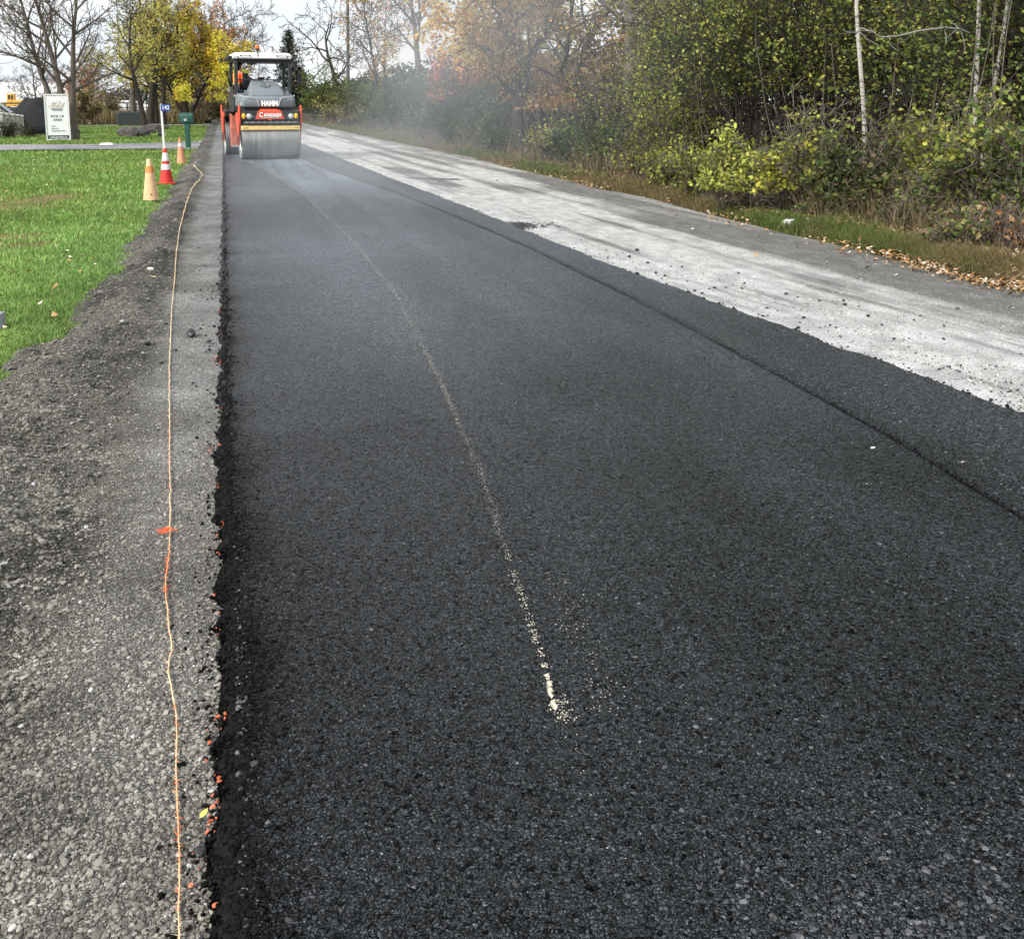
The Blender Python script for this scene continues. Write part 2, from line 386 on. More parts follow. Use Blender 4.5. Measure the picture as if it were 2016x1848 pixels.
br *= 1-.92*np.exp(-((X-J[:, None]-.004)/(.014+.0012*Y))**4)*(1-.8*sst(14, 22, Y))*(.85+.2*vn(Y*3, Y*0, 7))             # joint
br *= 1-.3*np.exp(-((Y-5.12-.02*vn(X*5, Y*0, 3))/.035)**2)*(X < PXY)          # cross seam
br *= np.where((Y < 5.12) & (X < PXY), .88, 1)
br *= 1-.4*np.exp(-((X-(.42+(Y-21.)*.075))/.012)**2)*sst(16.6, 17, Y)*(1-sst(23, 24, Y))
br *= 1-.25*np.exp(-((X-(1.95-.03*(Y-5)))/.22)**2)*sst(.4, .65, fbm(X*2, Y*.8, 37))*(Y < 9)
br *= 1+.35*sst(.0, .1, X-J[:, None]-.08)*(fbm(X*3, Y*.6, 41)-.45)
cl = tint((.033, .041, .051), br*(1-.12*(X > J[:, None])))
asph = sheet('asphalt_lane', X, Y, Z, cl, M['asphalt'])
# --- milled right-hand lane
ys2 = yrows(.3, 220, .05, .012)
u = np.linspace(0, 1, 90)[None, :]
A = rx(ys2)[:, None]-.12; B = vx(ys2)[:, None]+.35
X = A+(B-A)*u; Y = np.repeat(ys2[:, None], 90, 1)
Z = -.055-.02*u-.07*sst(.93, 1, u)+.014*(fbm(X*4, Y*2.5, 51)-.5)+.006*(vn(X*14, Y*.7, 52)-.5)
w = (X-A-.12)/(vx(ys2)[:, None]-A-.12)
Xs = X-np.interp(Y, RY, RX)+.12*vn(Y*.2, Y*0, 3); s1 = .65*fbm(Xs*2.6, Y*.085, 53)+.35*fbm(X*1.3, Y*.5, 57); s2 = vn(Xs*9, Y*.2, 54)*.5+vn(Xs*19, Y*.5, 55)*.5
white = sst(.22, .72, .74-.44*sst(.15, .8, w)+(s1-.5)*2.3+(s2-.5)*.5+.22*(1-sst(0, .22, w)))*1.0
white *= 1-.35*sst(25, 70, Y)
cl = lerp3((.29, .287, .28), (.86, .86, .85), np.clip(white, 0, 1))*(.85+.3*fbm(X*7, Y*4, 56))[..., None]
mot = fbm(X*9, Y*6, 58); cl *= (.84+.34*sst(.25, .75, mot))[..., None]; cl = lerp3(cl, np.array([.42, .4, .36])*np.ones_like(cl), .5*sst(.86, 1.0, w)*sst(.4, .6, fbm(X*3, Y*1.2, 59)))
lane = sheet('milled_lane', X, Y, Z, cl, M['lane'])
def lane_z(x, y):
    return -.062
# --- left gravel verge with its windrow
def verge_z(x, y):
    g = gx(y)
    c = g+.36; ridge = np.exp(-((x-c)/.22)**2)*(.055+.075*fbm(x*2, y*1.3, 61))
    z = -.055+ridge*(1-.55*sst(26, 45, y))
    lump = sst(-.35, -.75, x)
    z = z+lump*(.13*(fbm(x*4, y*4, 62, 5)-.5)+.07*(fbm(x*16, y*16, 63, 3)-.5))+.010*(fbm(x*9, y*9, 64)-.5)
    return z-.06*sst(.05, .2, g+.05-x)
ys3 = yrows(.3, 150, .022, .008)
xs3 = np.concatenate([np.linspace(-2.3, -1.6, 12), np.linspace(-1.57, .06, 86)])
X, Y = np.meshgrid(xs3, ys3); Z = verge_z(X, Y)
flat = sst(-.62, -.36, X+.12*(fbm(X*2, Y*1.2, 65)-.5)-.0*Y)
pale = sst(.42, .62, fbm(X*3, Y*.9, 66)*.55+vn(X*2, Y*5, 67)*.2+.25*sst(4.6, 8, Y))*flat*(.25+.75*sst(3.6, 7, Y))
cl = lerp3((.39, .37, .325), (.47, .455, .425), flat)
cl = lerp3(cl, (.62, .62, .61), np.clip(pale*1.25, 0, 1)*.9)
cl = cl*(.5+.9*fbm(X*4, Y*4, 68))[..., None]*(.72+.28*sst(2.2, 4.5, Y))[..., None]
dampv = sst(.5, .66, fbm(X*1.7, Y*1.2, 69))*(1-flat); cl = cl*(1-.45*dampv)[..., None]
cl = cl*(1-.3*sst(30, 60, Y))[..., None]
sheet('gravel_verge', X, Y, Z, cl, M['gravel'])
# --- lawn, driveway, second track
ys4 = yrows(2, 106, .12, .02); X = np.linspace(0, 1, 70)[None, :]*0
u = np.linspace(0, 1, 70)[None, :]**.5
gg = gx(ys4)[:, None]+.14
X = -60+(gg+60)*u; Y = np.repeat(ys4[:, None], 70, 1)
def lawn_z(x, y): return -.05+.05*(fbm(x*.7, y*.7, 71)-.5)-.03*sst(.2, -.05, gx(y)-x)
Z = lawn_z(X, Y)
def patch(x, y):
    x = np.asarray(x, float); y = np.asarray(y, float)
    d = np.zeros(np.broadcast(x, y).shape)
    for (px, py, r) in ((-3.6, 18.6, 1.0), (-2.9, 14.3, .8), (-2.3, 13.4, .5), (-3.2, 19.8, .9), (-5.2, 22, 1.2), (-4.4, 14.8, .8), (-3.0, 20.5, .6), (-6, 17, 1.0)):
        d = np.maximum(d, np.exp(-(((x-px)/r)**2+((y-py)/(r*.8))**2)))
    return np.clip(sst(.35, .8, d+.5*(fbm(x*2.5, y*2.5, 73)-.5)), 0, 1)
cl = lerp3((.06, .12, .016), (.09, .15, .02), fbm(X*.5, Y*.3, 72))
cl = lerp3(cl, (.2, .16, .08), patch(X, Y)*.8)
fld = sst(88, 94, Y+4*(vn(X*.3, Y*.1, 3)-.5)); cl = lerp3(cl, (.22, .18, .09), fld)
sheet('lawn', X, Y, Z, cl, M['soil'])
xs = np.linspace(-45, -1.0, 90)[:, None]; v = np.linspace(0, 1, 14)[None, :]
fl = np.exp(-((xs+1.0)/1.4)**2)
y0 = 40.9+.1*(xs+8)*.1-.9*fl; y1 = 46.4-.05*(xs+4)+3.2*fl
Y = y0+(y1-y0)*v; X = np.repeat(xs, 14, 1); Z = -.008+.02*(fbm(X*.9, Y*.9, 74)-.5)
cl = lerp3((.5, .5, .52), (.85, .85, .86), np.clip(sst(.4, .65, fbm(X*.5, Y*2.5, 75))+.5*sst(-7, -10, X), 0, 1))
sheet('driveway', X, Y, Z, cl, M['gravel'])
xs = np.linspace(-60, -1.1, 60)[:, None]
Y = 86+3.4*v+0*xs; X = np.repeat(xs, 14, 1); Z = -.01+0*X
sheet('farm_track', X, Y, Z, lerp3((.7, .68, .66), (.85, .84, .82), fbm(X*.4, Y*2, 76)), M['gravel'])
# --- right verge and forest floor
ys5 = yrows(1, 215, .1, .02); u = np.linspace(0, 1, 60)[None, :]
A = vx(ys5)[:, None]-.03; X = A+26*u**2.2; Y = np.repeat(ys5[:, None], 60, 1)
def bank_z(x, y):
    d = x-vx(y); return -.1+.10*sst(0, .5, d)+.35*sst(2, 9, d)+.09*(fbm(x*1.7, y*1.7, 81)-.5)
Z = bank_z(X, Y); d = X-vx(Y)
cl = lerp3((.11, .1, .04), (.055, .05, .026), sst(.3, 1.6, d+.5*(fbm(X*2, Y*2, 82)-.5)))
cl = cl*(.6+.8*fbm(X*6, Y*6, 83))[..., None]
sheet('forest_floor', X, Y, Z, cl, M['soil'])
# ================================================================== LOOSE STONES (uncountable)
def ico():
    t = (1+5**.5)/2
    v = np.array([(-1,t,0),(1,t,0),(-1,-t,0),(1,-t,0),(0,-1,t),(0,1,t),(0,-1,-t),(0,1,-t),(t,0,-1),(t,0,1),(-t,0,-1),(-t,0,1)], float)
    f = np.array([(0,11,5),(0,5,1),(0,1,7),(0,7,10),(0,10,11),(1,5,9),(5,11,4),(11,10,2),(10,7,6),(7,1,8),(3,9,4),(3,4,2),(3,2,6),(3,6,8),(3,8,9),(4,9,5),(2,4,11),(6,2,10),(8,6,7),(9,8,1)])
    return v/np.linalg.norm(v[0]), f
IV, IF = ico()
def rotm(n, r):
    q = r.normal(size=(n, 4)); q /= np.linalg.norm(q, axis=1)[:, None]; a, b, c, d = q.T
    return np.stack([1-2*(c*c+d*d), 2*(b*c-a*d), 2*(b*d+a*c), 2*(b*c+a*d), 1-2*(b*b+d*d), 2*(c*d-a*b), 2*(b*d-a*c), 2*(c*d+a*b), 1-2*(b*b+c*c)], 1).reshape(n, 3, 3)
def stones(name, P, S, C, m, r, flat=.75):
    n = len(P)
    V = IV[None]*(1+r.normal(0, .2, (n, 12, 1)))*r.uniform(.65, 1.25, (n, 1, 3))
    V = np.einsum('nij,nkj->nki', rotm(n, r), V); V[..., 2] *= flat
    V = V*S[:, None, None]+P[:, None, :]
    F = (IF[None]+12*np.arange(n)[:, None, None]).reshape(-1, 3)
    cc = np.repeat(C, 12, 0)
    o = link(name, np_mesh(name, V.reshape(-1, 3), F, cc, False), m); o['kind'] = 'stuff'; return o
r = np.random.default_rng(3)
def ysample(n, a, b, r, p=1.0):        # denser close to the road worker's feet
    t = r.random(n)
    return (a**-p+(b**-p-a**-p)*t)**(-1/p)
n = 85000; y = ysample(n, 1.5, 18, r, 1.3); x = r.uniform(-1.5, -.02, n)
keep = (x > gx(y)-.02); x, y = x[keep], y[keep]
s = np.clip(r.lognormal(-5.6, .42, len(x)), .002, .011)*(1+.25*(x < -.6))
tone = r.uniform(.07, .3, len(x))*(.5+1.0*fbm(x*4, y*4, 68)); C = np.stack([tone*1.06, tone, tone*.87], 1)
w = r.random(len(x)) < .015; C[w] = .46
stones('loose_gravel', np.stack([x, y, verge_z(x, y)+s*.15], 1), s, C, M['stone'], r, .7)
n = 16000; y = ysample(n, 4, 45, r, .8); x = gx(y)+.02+np.abs(r.normal(.3, .26, n)); k_ = x < -.3; x, y = x[k_], y[k_]; s = np.clip(r.lognormal(-5.05, .45, len(x)), .004, .02)
tone = r.uniform(.07, .24, len(x))*(.6+.8*fbm(x*3, y*3, 68)); C = np.stack([tone*1.06, tone, tone*.87], 1)
stones('gravel_rubble', np.stack([x, y, verge_z(x, y)-s*.15], 1), s, C, M['stone'], r, .8)
# tar-coated chips standing proud of the mat close by and along its ragged left edge
n = 52000; y = ysample(n, 1.5, 9, r, 1.6); x = -.03+(r.random(n))*(np.interp(y, [1.5, 9], [2.6, 6])); x = np.where(x > rx(y)-.05, x-rx(y)*.9, x)
s = np.clip(r.lognormal(-5.3, .38, n), .002, .012)
tone = r.random(n)**2*.125+.006*(1-.85*(1-sst(0, .24, x+.05))); C = np.stack([tone, tone*1.03, tone*1.1], 1)
w = r.random(n) < .004; C[w] = .3
k_ = np.abs(x-jx(y)-.01) > .03; x, y, s, C = x[k_], y[k_], s[k_], C[k_]
stones('asphalt_gravel', np.stack([x, y, -.003+.010*(x > jx(y))-s*.25], 1), s, C, M['astone'], r, .62)
n = 13000; y = ysample(n, 1.5, 34, r, .7); x = lx(y)-.015+r.gamma(1.6, .03, n); q_ = r.random(n) < .1; x = np.where(q_, lx(y)-r.exponential(.035, n), x)
s = np.clip(r.lognormal(-5.2, .36, n), .003, .012)
z = -.05+.045*sst(-.05, .03, x-lx(y))
C = np.repeat(r.uniform(.002, .012, n)[:, None], 3, 1)
stones('edge_crumbs', np.stack([x, y, z], 1), s, C, M['tar'], r, .8)
n = 9000; y = ysample(n, 3.8, 40, r, .6); x = rx(y)+np.abs(r.normal(0, .05, n))-.02
s = np.clip(r.lognormal(-4.9, .45, n), .003, .02); C = np.repeat(r.uniform(.008, .03, n)[:, None], 3, 1)
stones('edge_crumbs', np.stack([x, y, -.05+.03*sst(.05, -.02, x-rx(y))], 1), s, C, M['tar'], r, .8)
n = 1500; y = ysample(n, 4.5, 20, r, .6); x = rx(y)+np.abs(r.normal(0, .5, n)); k_ = x < vx(y)-.3; x, y = x[k_], y[k_]
s = np.clip(r.lognormal(-5.5, .45, len(x)), .002, .008); C = np.repeat(r.uniform(.02, .12, len(x))[:, None], 3, 1)
stones('stone_crumbs', np.stack([x, y, x*0-.056], 1), s, C, M['astone'], r, .8)
n = 30000; y = ysample(n, 4.5, 40, r, .8); w_ = r.random(n); x = rx(y)+.05+(vx(y)-rx(y))*w_**.8; s = np.clip(r.lognormal(-5.7, .4, n), .0018, .009)*(1+.02*y); tone = r.uniform(.2, .8, n)*(1-.6*w_); C = np.stack([tone, tone, tone*.96], 1)
stones('lane_gravel', np.stack([x, y, -.057-.018*w_-s*.1], 1), s, C, M['stone'], r, .6)
# dark spill of mix on the white lane
n = 2600; cx, cy = gr(1035, 443, -.05); x = cx+r.normal(0, .2, n)*1.3-.38; y = cy+r.normal(0, .2, n)*.9+(x-cx)*.1
k_ = x > rx(y)-.05; x, y = x[k_], y[k_]; s = np.clip(r.lognormal(-4.5, .5, len(x)), .005, .035); C = np.repeat(r.uniform(.008, .03, len(x))[:, None], 3, 1)
stones('asphalt_rubble', np.stack([x, y, x*0-.055], 1), s, C, M['astone'], r, .6)
n = 700; t = r.random(n); a = np.array(gr(795, 350, -.05)); b = np.array(gr(900, 353, -.05)); P = a+(b-a)*t[:, None]+r.normal(0, .05, (n, 2))
s = np.clip(r.lognormal(-4.3, .4, n), .006, .03)*(.4+t); C = np.repeat(r.uniform(.01, .04, n)[:, None], 3, 1)
stones('asphalt_rubble', np.stack([P[:, 0], P[:, 1], P[:, 0]*0-.06], 1), s, C, M['astone'], r, .6)
# orange marking paint on the chips along the edge
ylist = [2.05, 2.2, 2.32, 2.42, 2.5, 2.6, 2.75, 3.25, 3.38, 3.52, 3.9, 4.1, 4.6, 5.1, 5.8, 6.9, 7.0, 7.9, 8.6, 9.6, 11.2, 12.8]
P = []
for yy in ylist:
    for k in range(int(2+15*rnd.random()**1.8)): P.append((lx(np.array([yy]))[0]-.022+rnd.gauss(-.004, .02), yy+rnd.gauss(0, .03*(1+yy*.12))))
P = np.array(P); n = len(P); s = np.clip(r.lognormal(-5.6, .4, n), .002, .007)
C = np.array([.7, .13, .05])*r.uniform(.4, 1.1, (n, 1))+r.random((n, 1))*np.array([.1, .1, .08])
stones('painted_gravel', np.stack([P[:, 0], P[:, 1], np.full(n, -.04)], 1), s, C, M['stone'], r, .7)
# ---- cream paint rubbed off along the roller line
def flakes(name, P, S, C, m, r, kindv):
    n = len(P); k = 5; a = (np.arange(k)[None]/k*2*np.pi+r.random((n, 1))*6); rad = S[:, None]*r.uniform(.5, 1.2, (n, k))
    V = np.stack([P[:, 0:1]+rad*np.cos(a), P[:, 1:2]+rad*np.sin(a), np.repeat(P[:, 2:3], k, 1)+r.uniform(0, .0015, (n, k))], 2).reshape(-1, 3)
    F = np.arange(n*k).reshape(n, k)
    o = link(name, np_mesh(name, V, F, np.repeat(C, k, 0)), m); o['kind'] = kindv; return o
P = []; S = []
def addp(n, y0, y1, sd, s0, off=0):
    for i in range(n):
        yy = rnd.uniform(y0, y1)
        if s0 < .004 and y1 < 3.7 and float(vn(np.array([yy*38.]), np.array([off*60.]), 5)[0]) < .3: continue
        P.append((float(px_(yy))+off+rnd.gauss(0, sd), yy, .0048)); S.append(s0*rnd.uniform(.5, 1.5))
addp(420, 2.45, 2.7, .0055, .0024); addp(90, 2.41, 2.55, .016, .0022, .022); addp(60, 2.48, 2.66, .003, .0042); addp(200, 2.7, 2.95, .006, .0021); addp(190, 2.95, 3.6, .008, .0022); addp(30, 1.9, 2.4, .02, .0018, .02)
addp(170, 2.4, 3.3, .05, .0019, .14)
addp(330, 3.6, 5.0, .010, .0022); addp(900, 5, 8.5, .012, .0030); addp(800, 8.5, 14, .012, .0052); addp(500, 14, 20, .014, .008); addp(420, 20, 32, .016, .012)
P = np.array(P); S = np.array(S); n = len(P); C = np.array([.78, .71, .57])*r.uniform(.5, 1.05, (n, 1))
far = P[:, 1] > 3.5; C[far] *= .62
flakes('road_markings', P, S, C, M['paint'], r, 'structure')
# ================================================================== GRASS
def blades(name, P, H, W, C, m, r, lean=.5):
    n = len(P); a = r.random(n)*2*np.pi; la = r.random(n)*2*np.pi; ln = r.uniform(.05, lean, n)*H
    sx, sy = np.cos(a)*W, np.sin(a)*W; dx, dy = np.cos(la)*ln, np.sin(la)*ln
    z0 = P[:, 2]
    V = np.stack([np.stack([P[:, 0]-sx, P[:, 1]-sy, z0], 1), np.stack([P[:, 0]+sx, P[:, 1]+sy, z0], 1),
                  np.stack([P[:, 0]+dx*.45+sx*.8, P[:, 1]+dy*.45+sy*.8, z0+H*.6], 1), np.stack([P[:, 0]+dx*1.2, P[:, 1]+dy*1.2, z0+H*.95], 1),
                  np.stack([P[:, 0]+dx*.45-sx*.8, P[:, 1]+dy*.45-sy*.8, z0+H*.6], 1)], 1).reshape(-1, 3)
    i = 5*np.arange(n)[:, None]
    o = link(name, np_mesh(name, V, [i+np.array([[0, 1, 2, 4]]), i+np.array([[4, 2, 3]])], np.repeat(C, 5, 0), True), m); o['kind'] = 'stuff'; return o
r = np.random.default_rng(5)
n = 230000; y = ysample(n, 5.5, 62, r, 1.15); w_ = np.minimum(14, 1.5+y*.45); x = gx(y)+.2*(vn(y*7, y*0, 9)-.35)+r.normal(0, .03, n)-r.random(n)**1.3*w_
k_ = ((y < 40.6) | (y > 47)); x, y = x[k_], y[k_]; n = len(x)
pt = patch(x, y); k_ = r.random(n) > pt*.7; x, y, pt = x[k_], y[k_], pt[k_]; n = len(x)
clump = fbm(x*3, y*3, 91); H = (.022+.045*clump)*r.uniform(.6, 1.4, n)*(1+.012*y)
W = np.maximum(.0022, .00042*y)*r.uniform(.7, 1.3, n)
g = r.random((n, 1)); C = np.array([.10, .21, .04])*(1-g)+np.array([.34, .5, .14])*g
C *= (.65+.75*fbm(x*.9, y*.55, 92))[:, None]*(.65+.7*clump)[:, None]
C *= np.stack([.8+.5*fbm(x*.35, y*.2, 98), np.ones(n), .8+.6*fbm(x*.6, y*.3, 97)], 1); dryb = (r.random(n) < .06+.55*pt); C[dryb] = np.array([.34, .28, .13])*r.uniform(.6, 1.1, (dryb.sum(), 1))
blades('lawn_grass', np.stack([x, y, lawn_z(x, y)], 1), H, W, C, M['grass'], r, .9)
n = 45000; y = r.uniform(47.5, 86, n); x = gx(y)-.05-r.random(n)**1.2*(6+y*.3); C = (np.array([.12, .2, .04])*(1-(g := r.random((n, 1))))+np.array([.32, .44, .13])*g)*r.uniform(.6, 1.15, (n, 1))
blades('lawn_grass', np.stack([x, y, lawn_z(x, y)], 1), r.uniform(.04, .1, n), np.full(n, .035), C, M['grass'], r, .9)
# right verge grass, dry stems and weeds
n = 60000; y = ysample(n, 6.5, 90, r, .9); x = vx(y)+.12+np.abs(r.normal(0, .5, n))*(.5+.5*vn(y*.9, y*0, 77)); k_ = x < vx(y)+1.7; x, y = x[k_], y[k_]; n = len(x)
H = r.uniform(.05, .2, n)*(.5+fbm(x*1.5, y*1.5, 93)); W = np.maximum(.0022, .0004*y)
grn = sst(.45, .62, fbm(x*.7, y*.35, 94)+.12*sst(12, 18, y)-.1)[:, None]
C = np.array([.22, .18, .085])*(1-grn)+np.array([.14, .18, .05])*grn; C = C*r.uniform(.5, 1.2, (n, 1))
blades('verge_grass', np.stack([x, y, bank_z(x, y)], 1), H, W, C, M['grass'], r, .9)
n = 15000; y = ysample(n, 7, 120, r, .5); x = vx(y)+.75+np.abs(r.normal(0, .6, n)); cl_ = fbm(x*.9, y*.45, 95); k_ = r.random(n) < .12+1.6*sst(.45, .68, cl_); x, y, cl_ = x[k_], y[k_], cl_[k_]; n = len(x); H = r.uniform(.15, .95, n)*(.25+1.0*cl_); W = np.maximum(.0026, .00042*y)
C = np.array([.21, .16, .1])*r.uniform(.3, 1.35, (n, 1)); C[:, 1] *= r.uniform(.9, 1.15, n)
k_ = r.random(n) < .6; blades('dry_weeds', np.stack([x, y, bank_z(x, y)-.02], 1)[k_], H[k_]*r.uniform(.4, 1.1, k_.sum()), W[k_], C[k_], M['dry'], r, 1.0)
n = 16000; y = r.uniform(90, 104, n); x = r.uniform(-26, -1.6, n); H = r.uniform(.5, 1.5, n); W = np.full(n, .035)
C = np.array([.27, .22, .12])*r.uniform(.5, 1.15, (n, 1)); blades('tall_dry_grass', np.stack([x, y, x*0-.1], 1), H, W, C, M['dry'], r, .4)
# fallen leaves
def leaflitter(name, x, y, z, s, C, r):
    n = len(x); a = r.random(n)*6.283; tl = r.normal(0, .35, (n, 2)); dx, dy = np.cos(a), np.sin(a)
    def pt(u, v): return np.stack([x+s*(u*dx-v*dy), y+s*(u*dy+v*dx), z+s*(u*tl[:, 0]+v*tl[:, 1])+s*.25*abs(u)], 1)
    V = np.stack([pt(-.55, 0), pt(-.1, -.38), pt(.2, -.2), pt(.6, .02), pt(.15, .25), pt(-.15, .4)], 1).reshape(-1, 3)
    o = link(name, np_mesh(name, V, np.arange(6*n).reshape(n, 6), np.repeat(C, 6, 0)), M['litter']); o['kind'] = 'stuff'; return o
pal = np.array([(.4, .24, .1), (.5, .34, .18), (.62, .5, .34), (.3, .18, .08), (.66, .57, .46), (.5, .24, .1), (.24, .15, .08)])
n = 30000; y = ysample(n, 6.8, 40, r, 1.3); d = np.abs(r.normal(.6, .7, n)); x = vx(y)+d+.05+.2*r.normal(size=n); k_ = (fbm(x*1.2, y*.6, 96)+.14*r.random(n) > .38+.0075*y); x, y = x[k_], y[k_]; n = len(x)
leaflitter('fallen_leaves', x, y, bank_z(x, y)+.04+.07*r.random(n), r.uniform(.02, .058, n), pal[r.integers(0, 7, n)]*r.uniform(.6, 1.2, (n, 1)), r)
n = 420; y = ysample(n, 6.5, 40, r, .8); x = gx(y)-.1-r.random(n)*(1+y*.4); leaflitter('fallen_leaves', x, y, lawn_z(x, y)+.055, r.uniform(.025, .06, n), pal[r.integers(0, 7, n)]*1.1, r)
n = 70; y = ysample(n, 9, 60, r, .8); x = vx(y)-np.abs(r.normal(0, .5, n)); leaflitter('fallen_leaves', x, y, x*0-.045, r.uniform(.03, .06, n), pal[r.integers(0, 7, n)], r)
# ================================================================== COUNTABLE SMALL THINGS
def clump_mesh(name, seed, col, flat=.7, sub=1):
    q = np.random.default_rng(seed); import bmesh
    bm = bmesh.new(); bmesh.ops.create_icosphere(bm, subdivisions=2, radius=1); V = np.array([v.co[:] for v in bm.verts]); F = np.array([[v.index for v in f.verts] for f in bm.faces]); bm.free()
    k = q.normal(size=(5, 3)); k /= np.linalg.norm(k, axis=1)[:, None]
    rr = np.ones(len(V))
    for d in k: rr = np.minimum(rr, q.uniform(.6, .9)/np.maximum(.2, V@d))
    V = V*(rr*(1+q.normal(0, .07, len(V))))[:, None]*np.array([1, q.uniform(.6, .9), flat])
    return np_mesh(name, V, F, np.repeat(np.array([col])*q.uniform(.8, 1.2), len(V), 0))
protos = [clump_mesh('asphalt_clump', i, (.016, .017, .018)) for i in range(7)]
def clump(px, py, sz, label, group, z=-.05, pr=protos):
    x, y = gr(px, py, z)
    o = bpy.data.objects.new('asphalt_clump', pr[rnd.randrange(len(pr))]); COL.objects.link(o)
    if not o.data.materials: o.data.materials.append(M['astone'])
    s = sz*y*1.03/2019/2; o.scale = (s*rnd.uniform(.9, 1.2), s*rnd.uniform(.9, 1.2), s*rnd.uniform(.75, 1.05)); o.location = (x, y, z+s*.4)
    o.rotation_euler = (rnd.uniform(-.3, .3), rnd.uniform(-.3, .3), rnd.uniform(0, 6.28))
    return tag(o, label, 'asphalt clump', group)
big = [(197,40),(652,303),(680,281),(716,325),(797,338),(836,338),(1030,360),(1050,395),(1042,413),(1128,482),(1165,490),(1195,432),(1310,455),(1392,455),(1398,468),(1446,474),(1478,508),(1657,506),(1787,483),(1636,522),(1740,542),(1525,538),(1567,587),(1620,585),(1738,587),(1347,540),(1255,515),(1367,547),(1382,580),(1408,615),(1270,557),(1522,660),(1600,676),(1724,693),(1760,684),(1860,765),(1903,770),(1963,770),(1967,803),(1920,797),(928,415),(948,412),(745,360),(775,370),(905,430),(880,420),(1115,510),(1130,508),(57,36)]
for a, b in big:
    clump((1300+a*.855)/1.5, (500+b*.855)/1.5, rnd.uniform(5.5, 9.5) if b > 250 else 5, 'loose lump of black asphalt mix lying on the pale milled lane', 'asphalt lumps scattered on the milled lane', -.058)
for i in range(70):
    yy = float(ysample(1, 4.6, 15, r, .7)[0]); xx = float(rx(np.array([yy]))[0])+abs(rnd.gauss(.1, .5))
    if xx > 6.6: continue
    o = clump(1000, 900, 3, 'loose lump of black asphalt mix lying on the pale milled lane', 'asphalt lumps scattered on the milled lane', -.058)
    s = rnd.uniform(.006, .013); o.scale = (s, s*rnd.uniform(.7, 1), s*.8); o.location = (xx, yy, -.055+s*.3)
for a, b, sz in ((378,660,24),(412,674,12),(428,659,9),(412,690,11),(326,640,10),(290,678,13),(243,660,11),(285,706,8),(393,1680,26),(432,1655,20),(318,716,8),(364,575,6),(395,572,6),(428,560,8),(440,590,7),(385,900,7),(262,640,9),(380,755,7),(346,690,7),(360,890,6),(395,1850,14),(330,1385,8)):
    clump(a, b, sz, 'loose lump of black asphalt mix on the gravel verge beside the twine', 'asphalt lumps on the gravel verge', -.045)
wp = [clump_mesh('pale_stone', 40+i, (.5, .49, .46)) for i in range(3)]
for me in wp: me.materials.append(M['stone'])
for (a, b, sz, lb) in ((242, 657, 13, 'pale angular stone beside two black lumps on the gravel verge'), (8, 1120, 22, 'large pale stone in the rough gravel level with the orange twine knot'), (25, 1815, 20, 'whitish stone in the bottom corner of the coarse gravel'), (297, 547, 15, 'flat cream stone lying on the dark windrow beside the lawn'), (193, 738, 12, 'pale stone on the lumpy gravel just below the lawn edge')):
    x, y = gr(a, b, -.04); o = link('pale_stone', wp[rnd.randrange(3)], None); s = sz*y*1.03/2019/2; z = float(verge_z(np.array([x]), np.array([y]))[0])
    o.location = (x, y, z+s*.3); o.scale = (s, s*.8, s*.7); o.rotation_euler = (0, 0, rnd.uniform(0, 6)); tag(o, lb, 'stone')
def fallen_leaf(px, py, sz, c, lb, z=-.03, rz=0):
    x, y = gr(px, py, z); s = sz*y*1.03/2019; pts = [(-.62, 0, .0), (-.5, .03, 0), (-.25, .2, .06), (.05, .27, .1), (.35, .17, .06), (.6, 0, .12), (.35, -.17, .02), (.05, -.26, .05), (-.25, -.18, .0), (-.5, -.03, 0)]
    V = [(0, 0, -.02)]+pts; F = np.array([[0, i+1, (i+1) % 10+1] for i in range(10)])
    o = link('fallen_leaf', np_mesh('fallen_leaf', np.array(V)*s, F, np.repeat(np.array([c]), 11, 0), True), M['litter'])
    o.location = (x, y, z+.012); o.rotation_euler = (rnd.uniform(-.2, .2), rnd.uniform(-.2, .2), rz); tag(o, lb, 'leaf')
fallen_leaf(401, 1610, 22, (.75, .62, .16), 'yellow leaf lying on the gravel between the twine and the asphalt edge', rz=.9)
fallen_leaf(295, 547, 19, (.62, .5, .33), 'tan curled leaf on the dark windrow left of the twine', z=.02, rz=.2)
fallen_leaf(372, 336, 9, (.6, .42, .25), 'small brown leaf on the verge near the far end of the twine', rz=.4)
fallen_leaf(1718, 886, 12, (.7, .7, .68), 'small white leaf lying flat on the black asphalt by the joint', z=.004, rz=.1)
# twine
SX = [(352,1900),(352,1848),(350,1640),(347,1500),(347,1400),(338,1350),(331,1310),(333,1285),(338,1265),(332,1220),(329,1180),(324,1140),(331,1100),(334,1050),(335,960),(333,900),(334,830),(333,760),(333,720),(336,660),(338,600),(344,550),(347,500),(355,450),(362,430),(366,412),(372,392),(380,375),(392,358),(399,347),(394,342),(385,338),(381,330),(386,325)]
pts = []
for i, (a, b) in enumerate(SX):
    x, y = gr(a, b, -.03); pts.append((x, y))
Pd = []
for i in range(len(pts)-1):
    (x0, y0), (x1, y1) = pts[i], pts[i+1]; k = max(3, int(abs(y1-y0)/.05))
    for j in range(min(k, 60)): t = j/min(k, 60); Pd.append((x0+(x1-x0)*t+rnd.gauss(0, .0012), y0+(y1-y0)*t))
Pd = np.array(Pd); zt = np.maximum(verge_z(Pd[:, 0], Pd[:, 1])+.01, -.045)
mb = MB(); V = []; F = []; C = []
def orange_at(y): return min(1, max(0, .12+.95*(math.exp(-((y-3.75)/.28)**2)+.5*math.exp(-((y-2.35)/.28)**2)+.5*math.exp(-((y-2.75)/.08)**2)+.35*math.exp(-((y-5.2)/.4)**2))))
